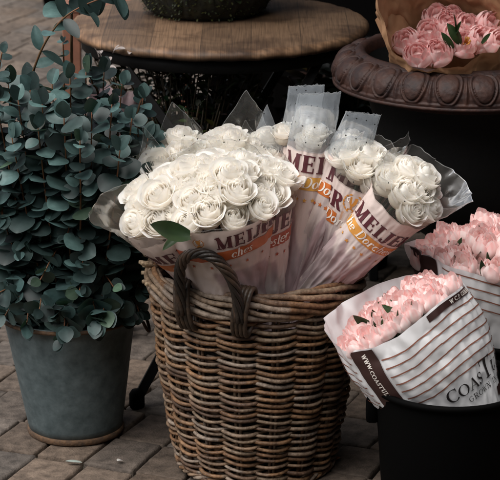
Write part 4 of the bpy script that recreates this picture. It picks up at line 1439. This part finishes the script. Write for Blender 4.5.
# ------------------------------------------------------------------ dark plants standing under the table
def shrub(name, label, loc, rad, hgt, n, seed, L, W, cols):
    t = thing(name, loc, label, 'plant', 'dark potted plants under the table')
    rng = random.Random(seed)
    mb = MB()
    mb.lathe([(0, .003), (.07, .003), (.074, 0), (.095, .15), (.1, .152), (.1, .165), (.092, .165), (.085, .14), (0, .14)], 40, cx=loc[0], cy=loc[1])
    mb.build('pot', M['blackplastic'], t)
    st, lv = MB(), MB()
    for k in range(n):
        a = rng.uniform(0, 6.28); q = math.sqrt(rng.random())
        tip = Vector((loc[0] + rad * q * math.cos(a), loc[1] + rad * q * math.sin(a), .15 + (hgt - .15) * rng.uniform(.5, 1)))
        b = Vector((loc[0] + rng.uniform(-.05, .05), loc[1] + rng.uniform(-.05, .05), .14))
        m_ = b.lerp(tip, .5) + Vector((0, 0, .05))
        pts = [b, b.lerp(m_, .5), m_, m_.lerp(tip, .5), tip]
        st.tube(pts, .002, 5, col=(.5, .55, .4))
        for j in range(16):
            s = rng.uniform(.3, 1) * 3.999; i = int(s); p = pts[i].lerp(pts[i + 1], s - i)
            d = Vector((rng.uniform(-1, 1), rng.uniform(-1, 1), rng.uniform(-.4, .9)))
            leaf_into(lv, p, d, Vector((rng.uniform(-.4, .4), -.3, 1)), L * rng.uniform(.6, 1.2), W * rng.uniform(.7, 1.2), tuple(c * rng.uniform(.4, 1.4) for c in rng.choice(cols)), .1)
    so_ = st.build('stems', M['stem'], t)
    lv.build('leaves', M['darkleaf'], t)
shrub('potted_shrub', 'small leaved dark green shrub in shade under the table, behind the back left roses', (-.16, 5.36, 0), .23, .68, 190, 3, .034, .014, [(.4, .45, .35), (.9, .85, .5), (.4, .55, .6), (.25, .3, .25)])
shrub('leafy_plant', 'dim broad leaved plant in shade between the table and the urn', (.3, 5.75, 0), .22, .6, 80, 4, .07, .04, [(.5, .4, .25), (.4, .42, .25)])

# pale mauve wrapped bunch standing behind the eucalyptus, under the left table edge
wb = thing('paper_bundle', (PX(112, 70, 5.15).x, 5.15, 0), 'crumpled pale mauve paper bundle half hidden below the left table edge', 'wrapped bundle')
S = Sheet((PX(112, 70, 5.15).x, 5.15, 0), PX(112, 62, 5.1), [(0, .03), (.25, .05), (.5, .05), (.64, .062)], 51, .16, .15, wr=(.1, .1))
mb = MB()
mb.grid(lambda u, v: S.at(2 * PI * u, lerp(0, .625 + .03 * math.sin(4 * PI * u), v)), 60, 40)
mb.build('paper_wrap', M['mauve'], wb)
mb = MB()
for k in range(9):
    p = S.B + S.a * (S.len + rng.uniform(-.01, .025)) + S.s * rng.uniform(-.05, .05) + S.f * rng.uniform(-.05, .05)
    leaf_into(mb, p, Vector((rng.uniform(-1, 1), rng.uniform(-1, 0), rng.uniform(0, 1))), Vector((0, -.4, 1)), .03, .014, (6, 4.4, 9.5))
mb.build('pale_florets', M['darkleaf'], wb)

# ------------------------------------------------------------------ background bits
def stand(name, label, cat, x0, x1, y0, y1, h, r, m, bars):
    t = thing(name, ((x0 + x1) / 2, (y0 + y1) / 2, 0), label, cat)
    top = MB(); top.box((x0 - .02, y0 - .02, h - .025), (x1 + .02, y1 + .02, h), bev=.004); top.build('seat' if 'stool' in name else 'top', m, t, smooth=False)
    for x in (x0, x1):
        for y in (y0, y1):
            l = MB(); l.box((x - r, y - r, 0), (x + r, y + r, h - .026), bev=.003); l.build('leg', m, t, smooth=False)
    for z in bars:
        for y in (y0, y1):
            l = MB(); l.box((x0 + r + .001, y - r * .6, z - r * .7), (x1 - r - .001, y + r * .6, z + r * .7)); l.build('rail', m, t, smooth=False)
        for x in (x0, x1):
            l = MB(); l.box((x - r * .6, y0 + r + .001, z - r * .7), (x + r * .6, y1 - r - .001, z + r * .7)); l.build('rail', m, t, smooth=False)
p0 = PX(75, 60, 6.55)
stand('wooden_stool', 'reddish brown wooden stool behind the left edge of the table', 'stool', p0.x, p0.x + .34, 6.3, 6.62, .62, .014, M['terracotta'], (.2,))
p1 = PX(376, 135, 5.62)
stand('plant_stand', 'black metal plant stand in the shade behind the urn', 'stand', p1.x, p1.x + .3, 5.62, 5.92, .6, .012, M['blackmetal'], (.34, .16))
pc = PZ(72, 12, 0)
pl = thing('planter_pot', pc, 'black square planter pot standing far back on the paving', 'planter')
mb = MB()
def tap(u, v):
    i = int(u * 4 + 1e-6) % 4; h = lerp(.12, .165, v)
    return (pc.x + (-h, h, h, -h)[i], pc.y + .16 + (-h, -h, h, h)[i], .3 * v)
mb.grid(tap, 4, 4, close_u=True)
mb.build('body', M['blackplastic'], pl, smooth=False)
mb = MB()
mb.box((pc.x - .18, pc.y - .02, .3), (pc.x + .18, pc.y + .34, .335), bev=.006); mb.build('rim', M['blackplastic'], pl, smooth=False)
mb = MB()
for k in range(500):
    a = rng.uniform(0, 6.28); q = .22 * math.sqrt(rng.random())
    leaf_into(mb, Vector((pc.x + q * math.cos(a), pc.y + .16 + q * math.sin(a), .34 + rng.random() * .3)), Vector((math.cos(a), math.sin(a), rng.uniform(-.2, 1))), Vector((0, 0, 1)), .07, .03, (.5, .7, .5))
mb.build('foliage', M['darkleaf'], pl)

# fallen leaf and petals on the paving
p = PZ(73, 461, .008)
mb = MB(); leaf_into(mb, p - Vector((.016, 0, 0)), Vector((1, -.12, .02)), Vector((0, 0, 1)), .036, .012, (9, 5.4, 5), .06)
lf = mb.build('fallen_leaf', M['leaf'], origin=p); meta(lf, 'pale narrow leaf lying on the paving by the metal bucket', 'leaf')
p = PZ(117, 461, .008)
mb = MB(); leaf_into(mb, p, Vector((.7, .6, .1)), Vector((0, 0, 1)), .014, .012, (1, .95, .9), .3)
meta(mb.build('fallen_petal', M['rose'], origin=p), 'tiny white petal lying on the paving between bucket and basket', 'petal')
p = PZ(336, 460, .008)
mb = MB(); leaf_into(mb, p, Vector((.5, .8, .2)), Vector((0, 0, 1)), .02, .012, (3.5, 1.8, .8), .3)
meta(mb.build('dry_leaf', M['stem'], origin=p), 'tiny dry brown leaf on the dark paving right of the basket', 'leaf')
